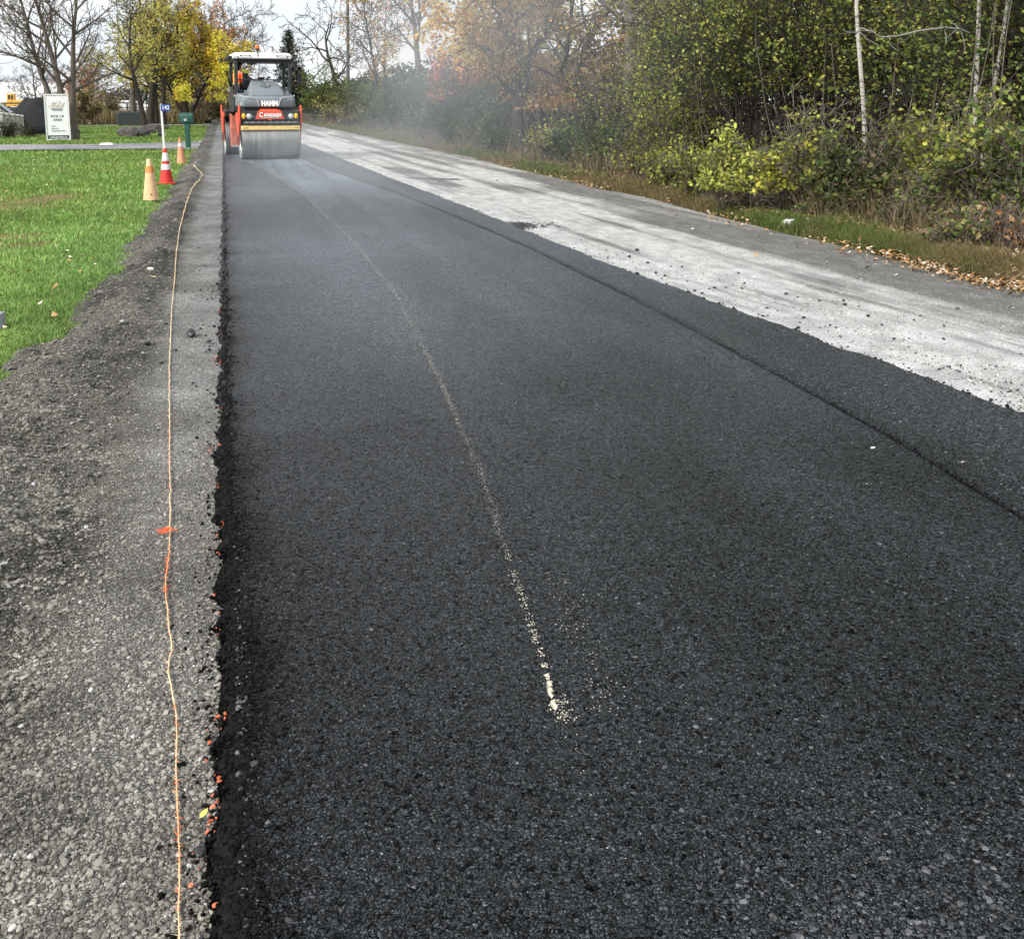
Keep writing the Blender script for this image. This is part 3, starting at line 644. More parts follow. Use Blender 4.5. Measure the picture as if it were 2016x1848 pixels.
for i in range(len(Pd)):
    for q in range(5):
        rr_ = (.0019+.0002*max(0, Pd[i, 1]-3))*(1+.25*rnd.random()); a = q*1.2566+i*.6
        V.append((Pd[i, 0]+rr_*math.cos(a), Pd[i, 1], zt[i]+rr_*math.sin(a)))
        f_ = orange_at(Pd[i, 1])*rnd.uniform(.5, 1.2); f_ = min(1, f_); C.append((.8*(1-f_)+.9*f_, .68*(1-f_)+.22*f_, .44*(1-f_)+.03*f_))
    if i: F += [((i-1)*5+q, (i-1)*5+(q+1) % 5, i*5+(q+1) % 5, i*5+q) for q in range(5)]
nb = len(V); F3 = []
for i in range(2600):
    k = int(rnd.random()**1.8*len(Pd)*.75); tt_ = rnd.random(); x, y = Pd[k]*(1-tt_)+Pd[min(k+1, len(Pd)-1)]*tt_; of = orange_at(y); Lf = rnd.uniform(.004, .012+.012*of)
    if rnd.random() < .03: Lf *= 2.2
    a = rnd.uniform(0, 6.28); dx, dy, dz = math.cos(a)*Lf, math.sin(a)*Lf, rnd.uniform(0, .6)*Lf; w = .0007+.00012*y
    V += [(x-w, y, zt[k]), (x+w, y, zt[k]+w), (x+dx, y+dy, zt[k]+dz)]; c = (.9, .17, .03) if rnd.random() < of else (.75, .6, .38); C += [c]*3; F3.append((nb, nb+1, nb+2)); nb += 3
kx, ky = gr(327, 1047, -.03)
for i in range(130):                     # frayed orange knot
    a = rnd.uniform(0, 6.28); Lf = abs(rnd.gauss(0, .022)); a2 = a+rnd.uniform(.5, 2); w = .0012
    p = (kx+math.cos(a)*Lf, ky+math.sin(a)*Lf*.6, -.03+rnd.uniform(0, .015)); q2 = (kx+math.cos(a2)*Lf*.9, ky+math.sin(a2)*Lf*.6, -.03+rnd.uniform(0, .02))
    V += [p, (p[0], p[1]+w, p[2]+w), q2]; C += [(.9, .15, .03)]*3; F3.append((nb, nb+1, nb+2)); nb += 3
o = link('twine', np_mesh('twine', V, [np.array(F), np.array(F3)], np.array(C), True), M['string'])
tag(o, 'frayed tan twine with orange paint running along the gravel verge', 'twine')
# ================================================================== THE ROLLER
RX0, RY0 = 1.154, 33.85
roller = thing('road_roller', 'grey and orange tandem road roller with white canopy on the fresh asphalt', 'road roller', (RX0, RY0, .004), R(4.5))
P_ = roller
def drum(y, x0, x1, label=None):
    mb = MB(); c = (0, y, .6)
    mb.lathe([(.05, x0+.09), (.5, x0+.09), (.545, x0+.015), (.575, x0), (.597, x0+.008), (.6, x0+.03), (.6, x1-.03), (.597, x1-.008), (.575, x1), (.545, x1-.015), (.5, x1-.09), (.05, x1-.09)], c, 72, 'x')
    d = mb.build('drum', M['steel'], P_, smooth=True)
    for s, xx in ((1, x0), (-1, x1)):
        h = MB(); h.lathe([(.03, xx+s*.03), (.26, xx+s*.03), (.28, xx+s*.06), (.28, xx+s*.2), (.03, xx+s*.2)], c, 28, 'x')
        h.build('hub', M['dgrey'], d, smooth=True)
    return d
drum(-1.7, -.85, .87); drum(1.7, -1.03, .69)
# front frame
mb = MB(); mb.prism([(-2.3, 1.16), (-2.33, 1.2), (-2.3, 1.42), (-2.2, 1.47), (-1.15, 1.47), (-1.15, 1.25), (-2.0, 1.25), (-2.05, 1.16)], -.855, .855, 'x')
mb.b2(-.8, .8, -2.24, -2.05, 1.02, 1.16)
fr = mb.build('front_frame', M['black'], P_, bevel=.012)
mb = MB(); mb.tube([(-.78, -2.29, 1.105), (.8, -2.29, 1.105)], .011, 8)
for k in range(9): mb.b2(-.7+k*.175-.012, -.7+k*.175+.012, -2.31, -2.25, 1.08, 1.135)
mb.build('spray_bar', M['chrome'], fr)
mb = MB(); mb.prism([(-2.32, .885), (-2.3, .99), (-2.22, 1.01), (-2.17, .99), (-2.2, .87)], -.86, .855, 'x'); sc_ = mb.build('scraper', M['yellow'], P_, bevel=.008)
for xb_ in (-.82, .66): MB().b2(xb_, xb_+.14, -2.327, -2.3, .945, .975).build('bracket', M['yellow'], sc_, bevel=.004)
# orange panel with writing
mb = MB(); y0 = -2.345
mb.add([(-.45, -2.37, 1.2), (.4, -2.37, 1.2), (.31, -2.36, 1.44), (-.35, -2.36, 1.44), (-.26, -2.15, 1.5), (.22, -2.15, 1.5), (-.45, -2.3, 1.2), (.4, -2.3, 1.2), (.31, -2.2, 1.44), (-.35, -2.2, 1.44)],
       [(0, 1, 2, 3), (3, 2, 5, 4), (1, 7, 8, 2), (0, 3, 9, 6), (2, 8, 5), (3, 4, 9), (6, 9, 8, 7), (9, 4, 5, 8), (0, 6, 7, 1)])
bp = mb.build('front_panel', M['red'], P_, bevel=.01)
mb = MB(); mb.prism([(-.09, 1.2), (.03, 1.2), (.0, 1.165), (-.06, 1.165)], -2.372, -2.35, 'y'); mb.build('latch', M['red'], bp)
text('lettering', 'AVANAGH', .145, M['lett'], bp, (.045, -2.376, 1.315), (R(90-2), 0, 0), .006, .12, sx=.72)
text('lettering', 'C', .19, M['lett'], bp, (-.3, -2.376, 1.325), (R(88), 0, 0), .006, .25, sx=.8)
mb = MB(); mb.b2(-.28, .23, -2.378, -2.37, 1.238, 1.25); mb.build('emblem', M['white'], bp)
text('lettering', 'CONSTRUCTION', .035, M['ink'], bp, (-.02, -2.374, 1.262), (R(88), 0, 0), .001, sx=1.5)
for sx_, xx in ((-1, -.78), (1, .745)):
    mb = MB(); ring = [(math.cos(a)*.055, math.sin(a)*.085) for a in [i*math.pi/10 for i in range(20)]]
    mb.loft([[(xx+u, -2.32, 1.29+v) for u, v in ring], [(xx+u, -2.35, 1.29+v) for u, v in ring], [(xx+u*.75, -2.37, 1.29+v*.75) for u, v in ring], [(xx+u*.3, -2.378, 1.29+v*.3) for u, v in ring]])
    mb.build('indicator', M['amber'], P_, smooth=True)
    xh = xx+(.15 if sx_ < 0 else -.155)
    mb = MB(); mb.lathe([(.02, -2.29), (.085, -2.29), (.085, -2.35), (.07, -2.355), (.065, -2.335), (.02, -2.335)], (xh, 0, 1.29), 24, 'y'); hl = mb.build('headlight', M['lgrey'], P_, smooth=True)
    mb = MB(); mb.lathe([(.064, -2.338), (.055, -2.35), (.03, -2.36), (.005, -2.363)], (xh, 0, 1.29), 24, 'y'); mb.build('lens', M['lens'], hl, smooth=True)
mb = MB(); mb.lathe([(.005, -2.335), (.02, -2.335), (.02, -2.31)], (-.52, 0, 1.28), 12, 'y'); mb.build('bolt', M['lgrey'], P_)
# yoke arms front and rear
for (xs_, yb, sgn) in ((-.915, -1.7, 1), (.885, -1.7, 1), (-1.085, 1.7, -1), (.71, 1.7, -1)):
    pr = [(-.58, 1.48), (-.5, 1.62), (-.4, 1.58), (-.3, 1.4), (.5, 1.38), (.56, 1.25), (.3, .95), (.2, .55), (.08, .42), (-.1, .42), (-.22, .6), (-.42, .92), (-.58, 1.1)]
    mb = MB(); mb.prism([(yb+sgn*u, v) for u, v in pr], xs_, xs_+.045, 'x'); ya = mb.build('yoke_arm', M['red'], P_, bevel=.008)
    xo = xs_-.02 if xs_ < 0 else xs_+.045
    mb = MB(); mb.lathe([(.02, xo), (.13, xo), (.13, xo+.02), (.02, xo+.02)], (0, yb, .6), 20, 'x'); mb.build('bearing_cap', M['dgrey'], ya)
# rear frame, belly, articulation
mb = MB(); mb.b2(-1.02, .69, 1.1, 2.25, 1.24, 1.44); mb.b2(-.95, .6, 2.25, 2.33, 1.15, 1.42); mb.build('rear_frame', M['black'], P_, bevel=.015)
mb = MB(); mb.prism([(-1.0, .62), (-1.04, 1.4), (1.04, 1.4), (1.0, .62), (.7, .45), (-.7, .45)], -.62, .58, 'x'); mb.build('chassis', M['dgrey'], P_, bevel=.02)
mb = MB(); mb.prism([(1.15, 1.44), (1.2, 1.85), (1.5, 1.9), (2.2, 1.7), (2.28, 1.44)], -.78, .5, 'x'); mb.build('rear_hood', M['black'], P_, bevel=.05, seg=3)
# boarding steps on the left side
mb = MB(); mb.b2(-.94, -.64, .12, .55, .3, .345); mb.b2(-.94, -.9, .1, .14, .3, 1.34); mb.b2(-.94, -.9, .53, .57, .3, 1.34)
for k in range(3): mb.b2(-.94, -.7, .14, .53, .6+.28*k, .63+.28*k)
mb.prism([(.1, .34), (.1, 1.32), (.57, 1.32), (.57, .34)], -.74, -.7, 'x'); st = mb.build('step', M['redd'], P_, bevel=.006)
mb = MB(); mb.b2(-.93, -.72, .075, .1, .36, 1.28); mb.build('step_guard', M['redd'], st, bevel=.004)
mb = MB(); mb.b2(-.93, -.72, .06, .1, .3, .36); mb.build('kick_plate', M['lgrey'], st)
# hood
def hring(y, z0, z1, w0, w1, r=.06, x=-.02):
    p = []
    for (sx, zz, w, a0) in ((1, z0, w0, -90), (1, z1, w1, 0), (-1, z1, w1, 90), (-1, z0, w0, 180)):
        cx = x+sx*(w/2-r); cz = zz+(r if zz == z0 else -r)
        for k in range(5):
            a = R(a0+k*22.5); p.append((cx+r*math.cos(a), y, cz+r*math.sin(a)))
    return p
mb = MB()
mb.loft([hring(-2.16, 1.57, 1.77, 1.42, 1.4, .05), hring(-2.13, 1.545, 1.82, 1.52, 1.5, .07), hring(-2.0, 1.53, 1.875, 1.62, 1.58, .09), hring(-1.6, 1.53, 1.93, 1.66, 1.62, .1), hring(-.5, 1.53, 1.98, 1.66, 1.62, .1), hring(-.42, 1.55, 1.96, 1.6, 1.58, .08)])
hood = mb.build('hood', M['grey'], P_, smooth=True)
mb = MB()
mb.loft([hring(-1.98, 1.80, 1.9, 1.02, .98, .04, -.025), hring(-1.9, 1.8, 1.99, 1.1, 1.02, .09, -.025), hring(-1.65, 1.85, 2.12, 1.12, 1.0, .12, -.025), hring(-1.25, 1.85, 2.27, 1.12, .92, .12, -.02), hring(-.8, 1.85, 2.355, 1.1, .82, .1, -.01), hring(-.5, 1.85, 2.36, 1.08, .78, .1, 0), hring(-.44, 1.85, 2.3, 1.0, .74, .08, 0)])
cowl = mb.build('engine_cowl', M['grey'], P_, smooth=True)
# fascia strips, recess panels, creases
for s in (-1, 1):
    cx = -.02
    mb = MB(); pts_ = [(cx+s*.80, -1.75, 1.9), (cx+s*.78, -1.98, 1.875), (cx+s*.66, -2.1, 1.845), (cx+s*.46, -2.145, 1.83), (cx+s*.36, -2.158, 1.8), (cx+s*.31, -2.17, 1.7), (cx+s*.29, -2.172, 1.585)]
    mb.tube(pts_, [.022]*len(pts_), 6); mb.build('trim_strip', M['lgrey'], hood, smooth=True)
    mb = MB(); mb.tube([(cx+s*.62, -1.72, 1.92), (cx+s*.62, -1.72, 2.05)], .035, 10); mb.b2(cx+s*.62-.07, cx+s*.62+.07, -1.8, -1.6, 1.9, 1.97); mb.build('hood_latch', M['grey'], hood, bevel=.01)
    mb = MB(); mb.tube([(cx+s*.13, -1.5, 2.185), (cx+s*.11, -1.56, 2.17), (cx, -1.66, 2.12)], .008, 6); mb.box((cx+s*.13, -1.5, 2.195), (.03, .05, .03)); mb.build('hood_handle', M['black'], cowl)
    mb = MB(); mb.tube([(cx+s*.0+.0, -1.62, 2.142), (cx+s*.045-.05, -1.2, 2.292), (cx+s*.05-.06, -.85, 2.352)], .007, 5); mb.build('seam', M['dgrey'], cowl)
mb = MB(); mb.b2(-.85, -.73, -2.02, -2.0, 1.6, 1.68)
text('lettering', 'HAMM', .2, M['lett'], hood, (.0, -2.17, 1.655), (R(90), 0, 0), .014, sx=.82, depth=.006)
mb = MB(); mb.b2(-.828, -.70, -2.06, -2.045, 1.605, 1.675); stk = mb.build('sticker', M['white'], hood)
mb = MB(); mb.b2(.665, .72, -2.1, -2.05, 1.6, 1.7); mb.build('sticker', M['white'], hood)
mb = MB(); mb.b2(-.72, .68, -2.02, -.4, 1.44, 1.56); mb.build('hood_base', M['black'], P_)
# cab floor, side panels, posts, roof
mb = MB(); mb.b2(-.9, .86, -.5, 1.2, 1.4, 1.47); mb.build('cab_floor', M['black'], P_, bevel=.01)
mb = MB(); mb.prism([(-.38, 1.47), (-.38, 1.95), (.2, 2.2), (1.05, 2.3), (1.05, 1.47)], -.87, -.83, 'x'); mb.build('side_panel', M['black'], P_, bevel=.008); mb = MB(); mb.prism([(-.35, 1.47), (-.35, 2.0), (1.05, 2.2), (1.05, 1.47)], .8, .84, 'x'); mb.build('side_panel', M['black'], P_, bevel=.008)
for (xx, yy, w) in ((-.80, -.42, .1), (-.83, 1.02, .1), (.835, -.42, .09), (.845, 1.02, .09)):
    mb = MB(); xt = xx+(.03 if xx < 0 else .03)
    mb.loft([[(xx+u*w/2, yy+v*.06, 1.4) for u, v in ((-1,-1),(1,-1),(1,1),(-1,1))], [(xt+u*w/2, yy+v*.06, 3.02) for u, v in ((-1,-1),(1,-1),(1,1),(-1,1))]]); mb.build('post', M['dgrey'], P_, bevel=.012)
mb = MB(); mb.b2(-.84, .9, -.47, 1.15, 2.94, 3.03); mb.b2(-.42, -.2, -.5, -.2, 2.86, 2.95); mb.build('roof_frame', M['black'], P_, bevel=.012)
def rring(z, x0, x1, y0, y1, r):
    cx, cy = (x0+x1)/2, (y0+y1)/2; return [(cx+u, cy+v, z) for u, v in rrect(x1-x0, y1-y0, r, 5)]
mb = MB(); mb.loft([rring(3.025, -.86, .92, -.58, 1.28, .1), rring(3.06, -.88, .94, -.62, 1.32, .12), rring(3.16, -.87, .93, -.58, 1.29, .14), rring(3.21, -.82, .88, -.52, 1.24, .14), rring(3.225, -.7, .76, -.4, 1.1, .12)])
roof = mb.build('roof', M['white'], P_, smooth=True)
mb = MB(); mb.b2(-1.0, -.88, -.4, 1.25, 3.02, 3.12); mb.b2(.935, .975, -.3, 1.25, 3.02, 3.1); mb.build('gutter', M['black'], roof, bevel=.02)
for xx in (-.5, .61):
    mb = MB(); mb.tube([(xx-.15, -.605, 3.125), (xx-.14, -.645, 3.125), (xx+.14, -.645, 3.125), (xx+.15, -.605, 3.125)], .011, 6); mb.box((xx-.15, -.615, 3.125), (.03, .03, .03)); mb.box((xx+.15, -.615, 3.125), (.03, .03, .03)); mb.build('grab_handle', M['black'], roof)
for s, xx in ((-1, -.77), (1, .84)):
    mb = MB(); ring = [(math.cos(i*math.pi/8)*.075, math.sin(i*math.pi/8)*.045) for i in range(16)]; ca = math.cos(R(25*s)); sa = math.sin(R(25*s))
    ring = [(u*ca+v*sa, -u*sa*-1*-1+v*ca) for u, v in ring]
    mb.loft([[(xx+u, -.6, 3.06+v) for u, v in ring], [(xx+u, -.63, 3.06+v) for u, v in ring]]); wl = mb.build('work_light', M['black'], roof)
    mb = MB(); mb.loft([[(xx+u*.6, -.625, 3.06+v*.6) for u, v in ring], [(xx+u*.6, -.635, 3.06+v*.6) for u, v in ring]]); mb.build('lens', M['lens'], wl)
mb = MB(); mb.tube([(-.12, -.62, 3.1), (-.12, -.58, 3.2), (-.11, -.45, 3.3)], .013, 6); mb.lathe([(.02, 3.24), (.02, 3.29), (.045, 3.3), (.062, 3.31), (.065, 3.345), (.02, 3.345)], (-.11, -.45, 0), 16); bs = mb.build('beacon_mount', M['black'], P_, smooth=True)
mb = MB(); mb.lathe([(.063, 3.345), (.065, 3.36), (.066, 3.43), (.055, 3.455), (.02, 3.462)], (-.11, -.45, 0), 18); mb.build('beacon_lamp', M['beacon'], bs, smooth=True)
mb = MB(); mb.tube([(-.78, -.48, 2.39), (.82, -.48, 2.395)], .018, 8); mb.build('guard_rail', M['dgrey'], P_)
# driver's station
mb = MB(); mb.loft([[(x-.0, y, 2.14) for x, y in ((-.52, -.12), (-.28, -.08), (-.28, .08), (-.52, .04))], [(x, y, 2.3) for x, y in ((-.55, -.14), (-.3, -.08), (-.3, .08), (-.55, .04))], [(x, y, 2.56) for x, y in ((-.56, -.12), (-.38, -.08), (-.38, .06), (-.56, .04))], [(x, y, 2.6) for x, y in ((-.53, -.1), (-.41, -.07), (-.41, .04), (-.53, .02))]]); mb.tube([(-.36, 0, 2.2), (-.36, 0, 1.47)], .03, 8); mb.build('control_console', M['black'], P_, bevel=.02)
mb = MB(); mb.tube([(-.4+.0, .0, 2.5), (-.33, -.02, 2.4), (-.29, -.03, 2.22)], .01, 6); mb.build('console_trim', M['lgrey'], P_)
mb = MB(); mb.b2(-.85, -.42, .12, .6, 1.98, 2.1); mb.b2(-.72, -.55, .25, .45, 1.47, 1.98); mb.build('seat', M['dgrey'], P_, bevel=.04, seg=3)
mb = MB(); mb.loft([[(.0+u, .25+v, 2.36) for u, v in ((-.1, -.1), (.1, -.1), (.12, .1), (-.1, .1))], [(.06+u, .25+v, 2.49) for u, v in ((-.09, -.04), (.12, -.04), (.12, .04), (-.05, .04))]]); mb.tube([(.2, .2, 2.42), (.33, .2, 2.5)], [.015, .03], 8); mb.b2(-.28, .1, .15, .4, 2.0, 2.37); mb.build('dashboard', M['black'], P_, bevel=.015)
mb = MB(); mb.lathe([(.17, -.012), (.19, 0), (.17, .012), (.15, 0)], (0, 0, 0), 24); sw = mb.build('steering_wheel', M['black'], P_, smooth=True); sw.location = (-.2, .42, 2.42); sw.rotation_euler = (0, R(25), 0)
mb = MB(); mb.tube([(.86, -.42, 2.1), (1.02, -.42, 2.2), (1.16, -.4, 2.3)], .012, 6); mi = mb.build('mirror', M['black'], P_)
mb = MB(); mb.loft([rring(0, -.06, .06, -.09, .09, .03), rring(.04, -.075, .075, -.1, .1, .04)]); mh = mb.build('mirror_head', M['black'], mi, smooth=True); mh.location = (1.16, -.42, 2.4); mh.rotation_euler = (R(90), R(90), 0); mh.scale = (1.9, .8, 1)
mb = MB(); mb.tube([(-.9, .0, 2.2), (-.97, -.1, 2.35), (-1.03, -.1, 2.62)], [.05, .03, .018], 8); mb.box((-1.02, -.1, 2.64), (.16, .1, .03)); mb.build('mirror', M['black'], P_, bevel=.006)
mb = MB(); mb.b2(-.868, -.845, -.475, -.47, 1.87, 1.93); mb.build('marker', M['white'], P_)
# ------------------------------------------------------------------ driver
def skin(name, J, E, m, parent, sub=2, root=0):
    me = bpy.data.meshes.new(name); me.from_pydata([j[:3] for j in J], E, []); o = link(name, me, m, parent)
    sk = o.modifiers.new('skin', 'SKIN'); sk.use_smooth_shade = True
    for i, j in enumerate(J):
        rr_ = j[3]; me.skin_vertices[0].data[i].radius = rr_ if hasattr(rr_, '__len__') else (rr_, rr_); me.skin_vertices[0].data[i].use_root = (i == root)
    s = o.modifiers.new('sub', 'SUBSURF'); s.levels = sub; s.render_levels = sub
    return o
a_ = R(4.5)
def rl(x, y, z): return (RX0+x*math.cos(a_)-y*math.sin(a_), RY0+x*math.sin(a_)+y*math.cos(a_), z+.004)
per = thing('person', 'driver in orange safety jacket and black cap seated in the road roller', 'person', rl(-.66, .34, 2.1), R(4.5+28))
# local frame: faces +x, z up, seat at z = 0
J = [(0, 0, .08, (.13, .16)), (.0, 0, .22, (.115, .15)), (.02, 0, .40, (.12, .17)), (.03, 0, .52, (.09, .13)), (.04, 0, .60, .055), (.06, 0, .66, .055),
     (.05, -.2, .5, .062), (.02, -.29, .26, .05), (.2, -.26, .17, .04), (.3, -.22, .19, .03), (.05, .2, .5, .062), (.06, .29, .26, .05), (.26, .24, .18, .04), (.36, .2, .2, .03),
     (.04, -.1, .05, .1), (.42, -.12, .06, .075), (.46, -.12, -.36, .055), (.45, -.12, -.56, .045), (.56, -.12, -.6, .04), (.04, .1, .05, .1), (.42, .13, .06, .075), (.46, .13, -.36, .055), (.45, .13, -.56, .045), (.56, .13, -.6, .04)]
E = [(0, 1), (1, 2), (2, 3), (3, 4), (4, 5), (3, 6), (6, 7), (7, 8), (8, 9), (3, 10), (10, 11), (11, 12), (12, 13), (0, 14), (14, 15), (15, 16), (16, 17), (17, 18), (0, 19), (19, 20), (20, 21), (21, 22), (22, 23)]
for s, w in ((-1, 9), (1, 13)):
    bx, by, bz = J[w][:3]
    for k, (dy, ln) in enumerate(((-.027, .05), (-.009, .06), (.009, .057), (.027, .045))):
        i = len(J); J += [(bx+.04, by+dy, bz, .0085), (bx+.04+ln*.6, by+dy*1.1, bz-.005, .008), (bx+.05+ln*.7, by+dy*1.1, bz-.035, .007)]; E += [(w, i), (i, i+1), (i+1, i+2)]
    i = len(J); J += [(bx+.01, by-s*.03, bz-.01, .01), (bx+.045, by-s*.045, bz-.02, .008)]; E += [(w, i), (i, i+1)]
body = skin('body', J, E, M['skin'], per)
# head is part of the same figure: shaped skull with nose, brow, ears
mb = MB(); rings = []
for z, rx_, ry_, xo in ((.6, .05, .05, .02), (.655, .06, .058, .045), (.68, .078, .066, .055), (.72, .092, .074, .055), (.77, .1, .08, .05), (.82, .098, .08, .045), (.86, .08, .066, .042), (.885, .045, .04, .04), (.892, .01, .01, .04)):
    ring = []
    for k in range(20):
        a = k*2*math.pi/20; c = math.cos(a); x = xo+rx_*c; y = ry_*math.sin(a)
        if k == 0 and .7 < z < .78: x += .022 if z < .75 else .012
        ring.append((x, y, z))
    rings.append(ring)
mb.loft(rings)
for s in (-1, 1): mb.lathe([(.004, 0), (.022, .004), (.022, .012), (.006, .014)], (.04, s*.08-.007, .755), 10, 'y')
hd = mb.build('head', M['skin'], per, smooth=True)
for s in (-1, 1):
    mb = MB(); mb.lathe([(.001, -.006), (.008, -.003), (.008, .003), (.001, .006)], (.138, s*.03, .775), 8, 'x'); mb.build('eye', M['cloth'], hd, smooth=True)
mb = MB(); mb.b2(.126, .134, -.02, .02, .705, .71); mb.build('mouth', M['cones'], hd)
mb = MB(); mb.loft([[(x*1.13-.012, y*1.16, z*1.0+.008) for x, y, z in rr_] for rr_ in rings[4:]])
mb.loft([[(.13, -.06, .795), (.13, .06, .795), (.13, .06, .803), (.13, -.06, .803)], [(.205, -.045, .785), (.205, .045, .785), (.205, .045, .792), (.205, -.045, .792)]]); mb.build('cap', M['cloth'], per, smooth=True)
mb = MB(); hr = []
for z, rx_, ry_, xo in ((.56, .06, .075, -.03), (.64, .072, .08, -.02), (.7, .08, .085, -.005), (.77, .088, .09, .01), (.82, .08, .085, .012)): hr.append([(xo+rx_*math.cos(k*.3927), ry_*math.sin(k*.3927), z) for k in range(16)])
mb.loft(hr); mb.build('hair', M['cloth'], per, smooth=True)
j = [(x, y, z, tuple(np.array(r_ if hasattr(r_, '__len__') else (r_, r_))+.02)) for x, y, z, r_ in J[:4]]+[(x, y, z, r_+.017) for x, y, z, r_ in (J[6], J[7], J[8])]+[(x, y, z, r_+.017) for x, y, z, r_ in (J[10], J[11], J[12])]
j[0] = (0, 0, .1, (.14, .17))
skin('jacket', j, [(0, 1), (1, 2), (2, 3), (3, 4), (4, 5), (5, 6), (3, 7), (7, 8), (8, 9)], M['hivis'], per)
for s in (-1, 1):
    mb = MB(); mb.tube([(.15, s*.07, .14), (.16, s*.07, .34), (.12, s*.08, .52), (.0, s*.08, .58), (-.09, s*.07, .5), (-.11, s*.06, .32), (-.11, s*.06, .2)], .014, 6); mb.build('stripe', M['hiyel'], per, smooth=True)
mb = MB(); mb.tube([(.155*math.cos(k*.4189), .19*math.sin(k*.4189), .17) for k in range(16)], .012, 6); mb.build('stripe', M['hiyel'], per, smooth=True)
t_ = [(0, 0, .06, (.14, .17))]+[(x, y, z, r_+.014) for x, y, z, r_ in (J[14], J[15], J[16], J[19], J[20], J[21])]
skin('trousers', t_, [(0, 1), (1, 2), (2, 3), (0, 4), (4, 5), (5, 6)], M['trous'], per)
for s in (-.12, .13): MB().loft([rring(0, .4, .62, s-.05, s+.05, .04), rring(.08, .4, .6, s-.05, s+.05, .04), rring(.14, .4, .5, s-.05, s+.05, .04)]).build('boot', M['cloth'], per, smooth=True).location = (0, 0, -.64)
# ================================================================== CONES, POST, MAILBOX, LAMP
def cone(px, py, Ht, rb, rt, bands, label, z0=-.03, base=True, lean=(0, 0), torn=False):
    x, y = gr(px, py, z0); t = thing('traffic_cone', label, 'traffic cone', (x, y, z0)); t.rotation_euler = (lean[0], lean[1], rnd.uniform(0, 1.5))
    if base: MB().loft([rring(0, -rb*1.12, rb*1.12, -rb*1.12, rb*1.12, .03), rring(.022, -rb*1.12, rb*1.12, -rb*1.12, rb*1.12, .03), rring(.03, -rb*1.02, rb*1.02, -rb*1.02, rb*1.02, .03)]).build('base', M['black'] if base == 2 else bands[0][2], t, bevel=.004)
    for i, (a, b, m, nm) in enumerate(bands):
        ra = rb+(rt-rb)*a; rb_ = rb+(rt-rb)*b; mb = MB(); pr = .002 if i % 2 else 0
        prof = [(ra+pr, a*Ht+.025), (rb_+pr, b*Ht+.025)]
        if b >= 1: prof += [(rb_*.8, b*Ht+.025), (rb_*.75, b*Ht-.03)]
        mb.lathe(prof, (0, 0, 0), 32)
        o = mb.build(nm, m, t, smooth=True)
        if b >= 1 and torn:
            for v in o.data.vertices:
                if v.co.z > Ht*.97: v.co.z += .06*math.sin(math.atan2(v.co.y, v.co.x)*2)+.03*math.sin(math.atan2(v.co.y, v.co.x)*5)
    return t
c1 = cone(298, 396, .71, .135, .04, [(0, .665, M['conef'], 'body'), (.665, .83, M['coneo'], 'band'), (.83, 1, M['conec'], 'tip')], 'faded cream and orange traffic cone nearest the camera on the lawn edge', -.03, False, (0, R(-.5)))
mb = MB(); mb.lathe([(.001, 0), (.014, 0), (.012, .004)], (0, 0, 0), 10); h_ = mb.build('hole', M['black'], c1); h_.location = (0.01, -.124, .125); h_.rotation_euler = (R(90), 0, 0); c1.rotation_euler.z = 0
c1.scale = (1, 1, 1)
cone(328, 362, .72, .14, .035, [(0, .39, M['coner'], 'body'), (.39, .55, M['refl'], 'reflective_collar'), (.55, .64, M['coner'], 'band'), (.64, .88, M['refl'], 'reflective_collar'), (.88, 1, M['coner'], 'tip')], 'bright red traffic cone with two white reflective bands beside the lawn', -.03, True)
c3 = cone(357.5, 323, .68, .13, .032, [(0, .7, M['cones'], 'body'), (.7, .82, M['refl'], 'band'), (.82, 1, M['cones'], 'tip')], 'worn salmon traffic cone with torn tip in front of the green mailbox', -.03, False, (0, R(-3)), True)
x, y = gr(326, 333, -.03)
ps = thing('house_number_post', 'slim white post with blue plate numbered 142 behind the red cone', 'address post', (x, y, -.05)); ps.rotation_euler = (0, R(-1.2), 0)
MB().b2(-.026, .026, -.014, .014, 0, 1.7).build('post', M['white'], ps, bevel=.004)
MB().lathe([(.005, 0), (.012, 0), (.012, .006)], (0, 0, 0), 8).build('bolt', M['lgrey'], ps).location = (0, -.02, 1.6)
pl = MB().b2(-.012, .225, -.024, -.017, 1.515, 1.69).build('number_plate', M['blue'], ps, bevel=.003)
text('digits', '142', .15, M['white'], pl, (.107, -.0265, 1.6), offset=.003, sx=.85)
x, y = gr(369, 291.5, -.03)
mbx = thing('mailbox', 'dark green plastic mailbox on a curved post by the driveway', 'mailbox', (x, y, -.05)); mbx.rotation_euler = (0, 0, R(-8))
MB().loft([[(cx+u*w, v*.07, z) for u, v in ((-1,-1),(1,-1),(1,1),(-1,1))] for (z, cx, w) in ((0, .04, .095), (.3, .035, .09), (.6, .02, .085), (.8, .02, .09), (.9, .04, .11), (.97, .07, .16), (1.0, .07, .2))]).build('post', M['mgreen'], mbx, bevel=.015)
sec = lambda w, h: [(-w, 0), (w, 0), (w*1.02, h*.5)]+[(w*math.cos(R(a))*1.0, h*.62+h*.38*math.sin(R(a))) for a in range(10, 180, 20)]+[(-w*1.02, h*.5)]
sp = sec(.125, .36)
bx_ = MB().loft([[(xx, u, 1.0+v) for u, v in [(a*sc2, b*(.9+.1*sc2)+(1-sc2)*.02) for a, b in sp]] for xx, sc2 in ((-.24, .97), (-.22, 1), (.24, 1.05), (.26, 1.02))]).build('box', M['mgreen'], mbx, bevel=.008)
MB().loft([[(xx, u*s2, 1.0+v*s2+.004) for u, v in sp] for xx, s2 in ((-.262, .93), (-.24, 1.06), (-.225, 1.06))]).build('door', M['mgreen'], mbx, bevel=.006)
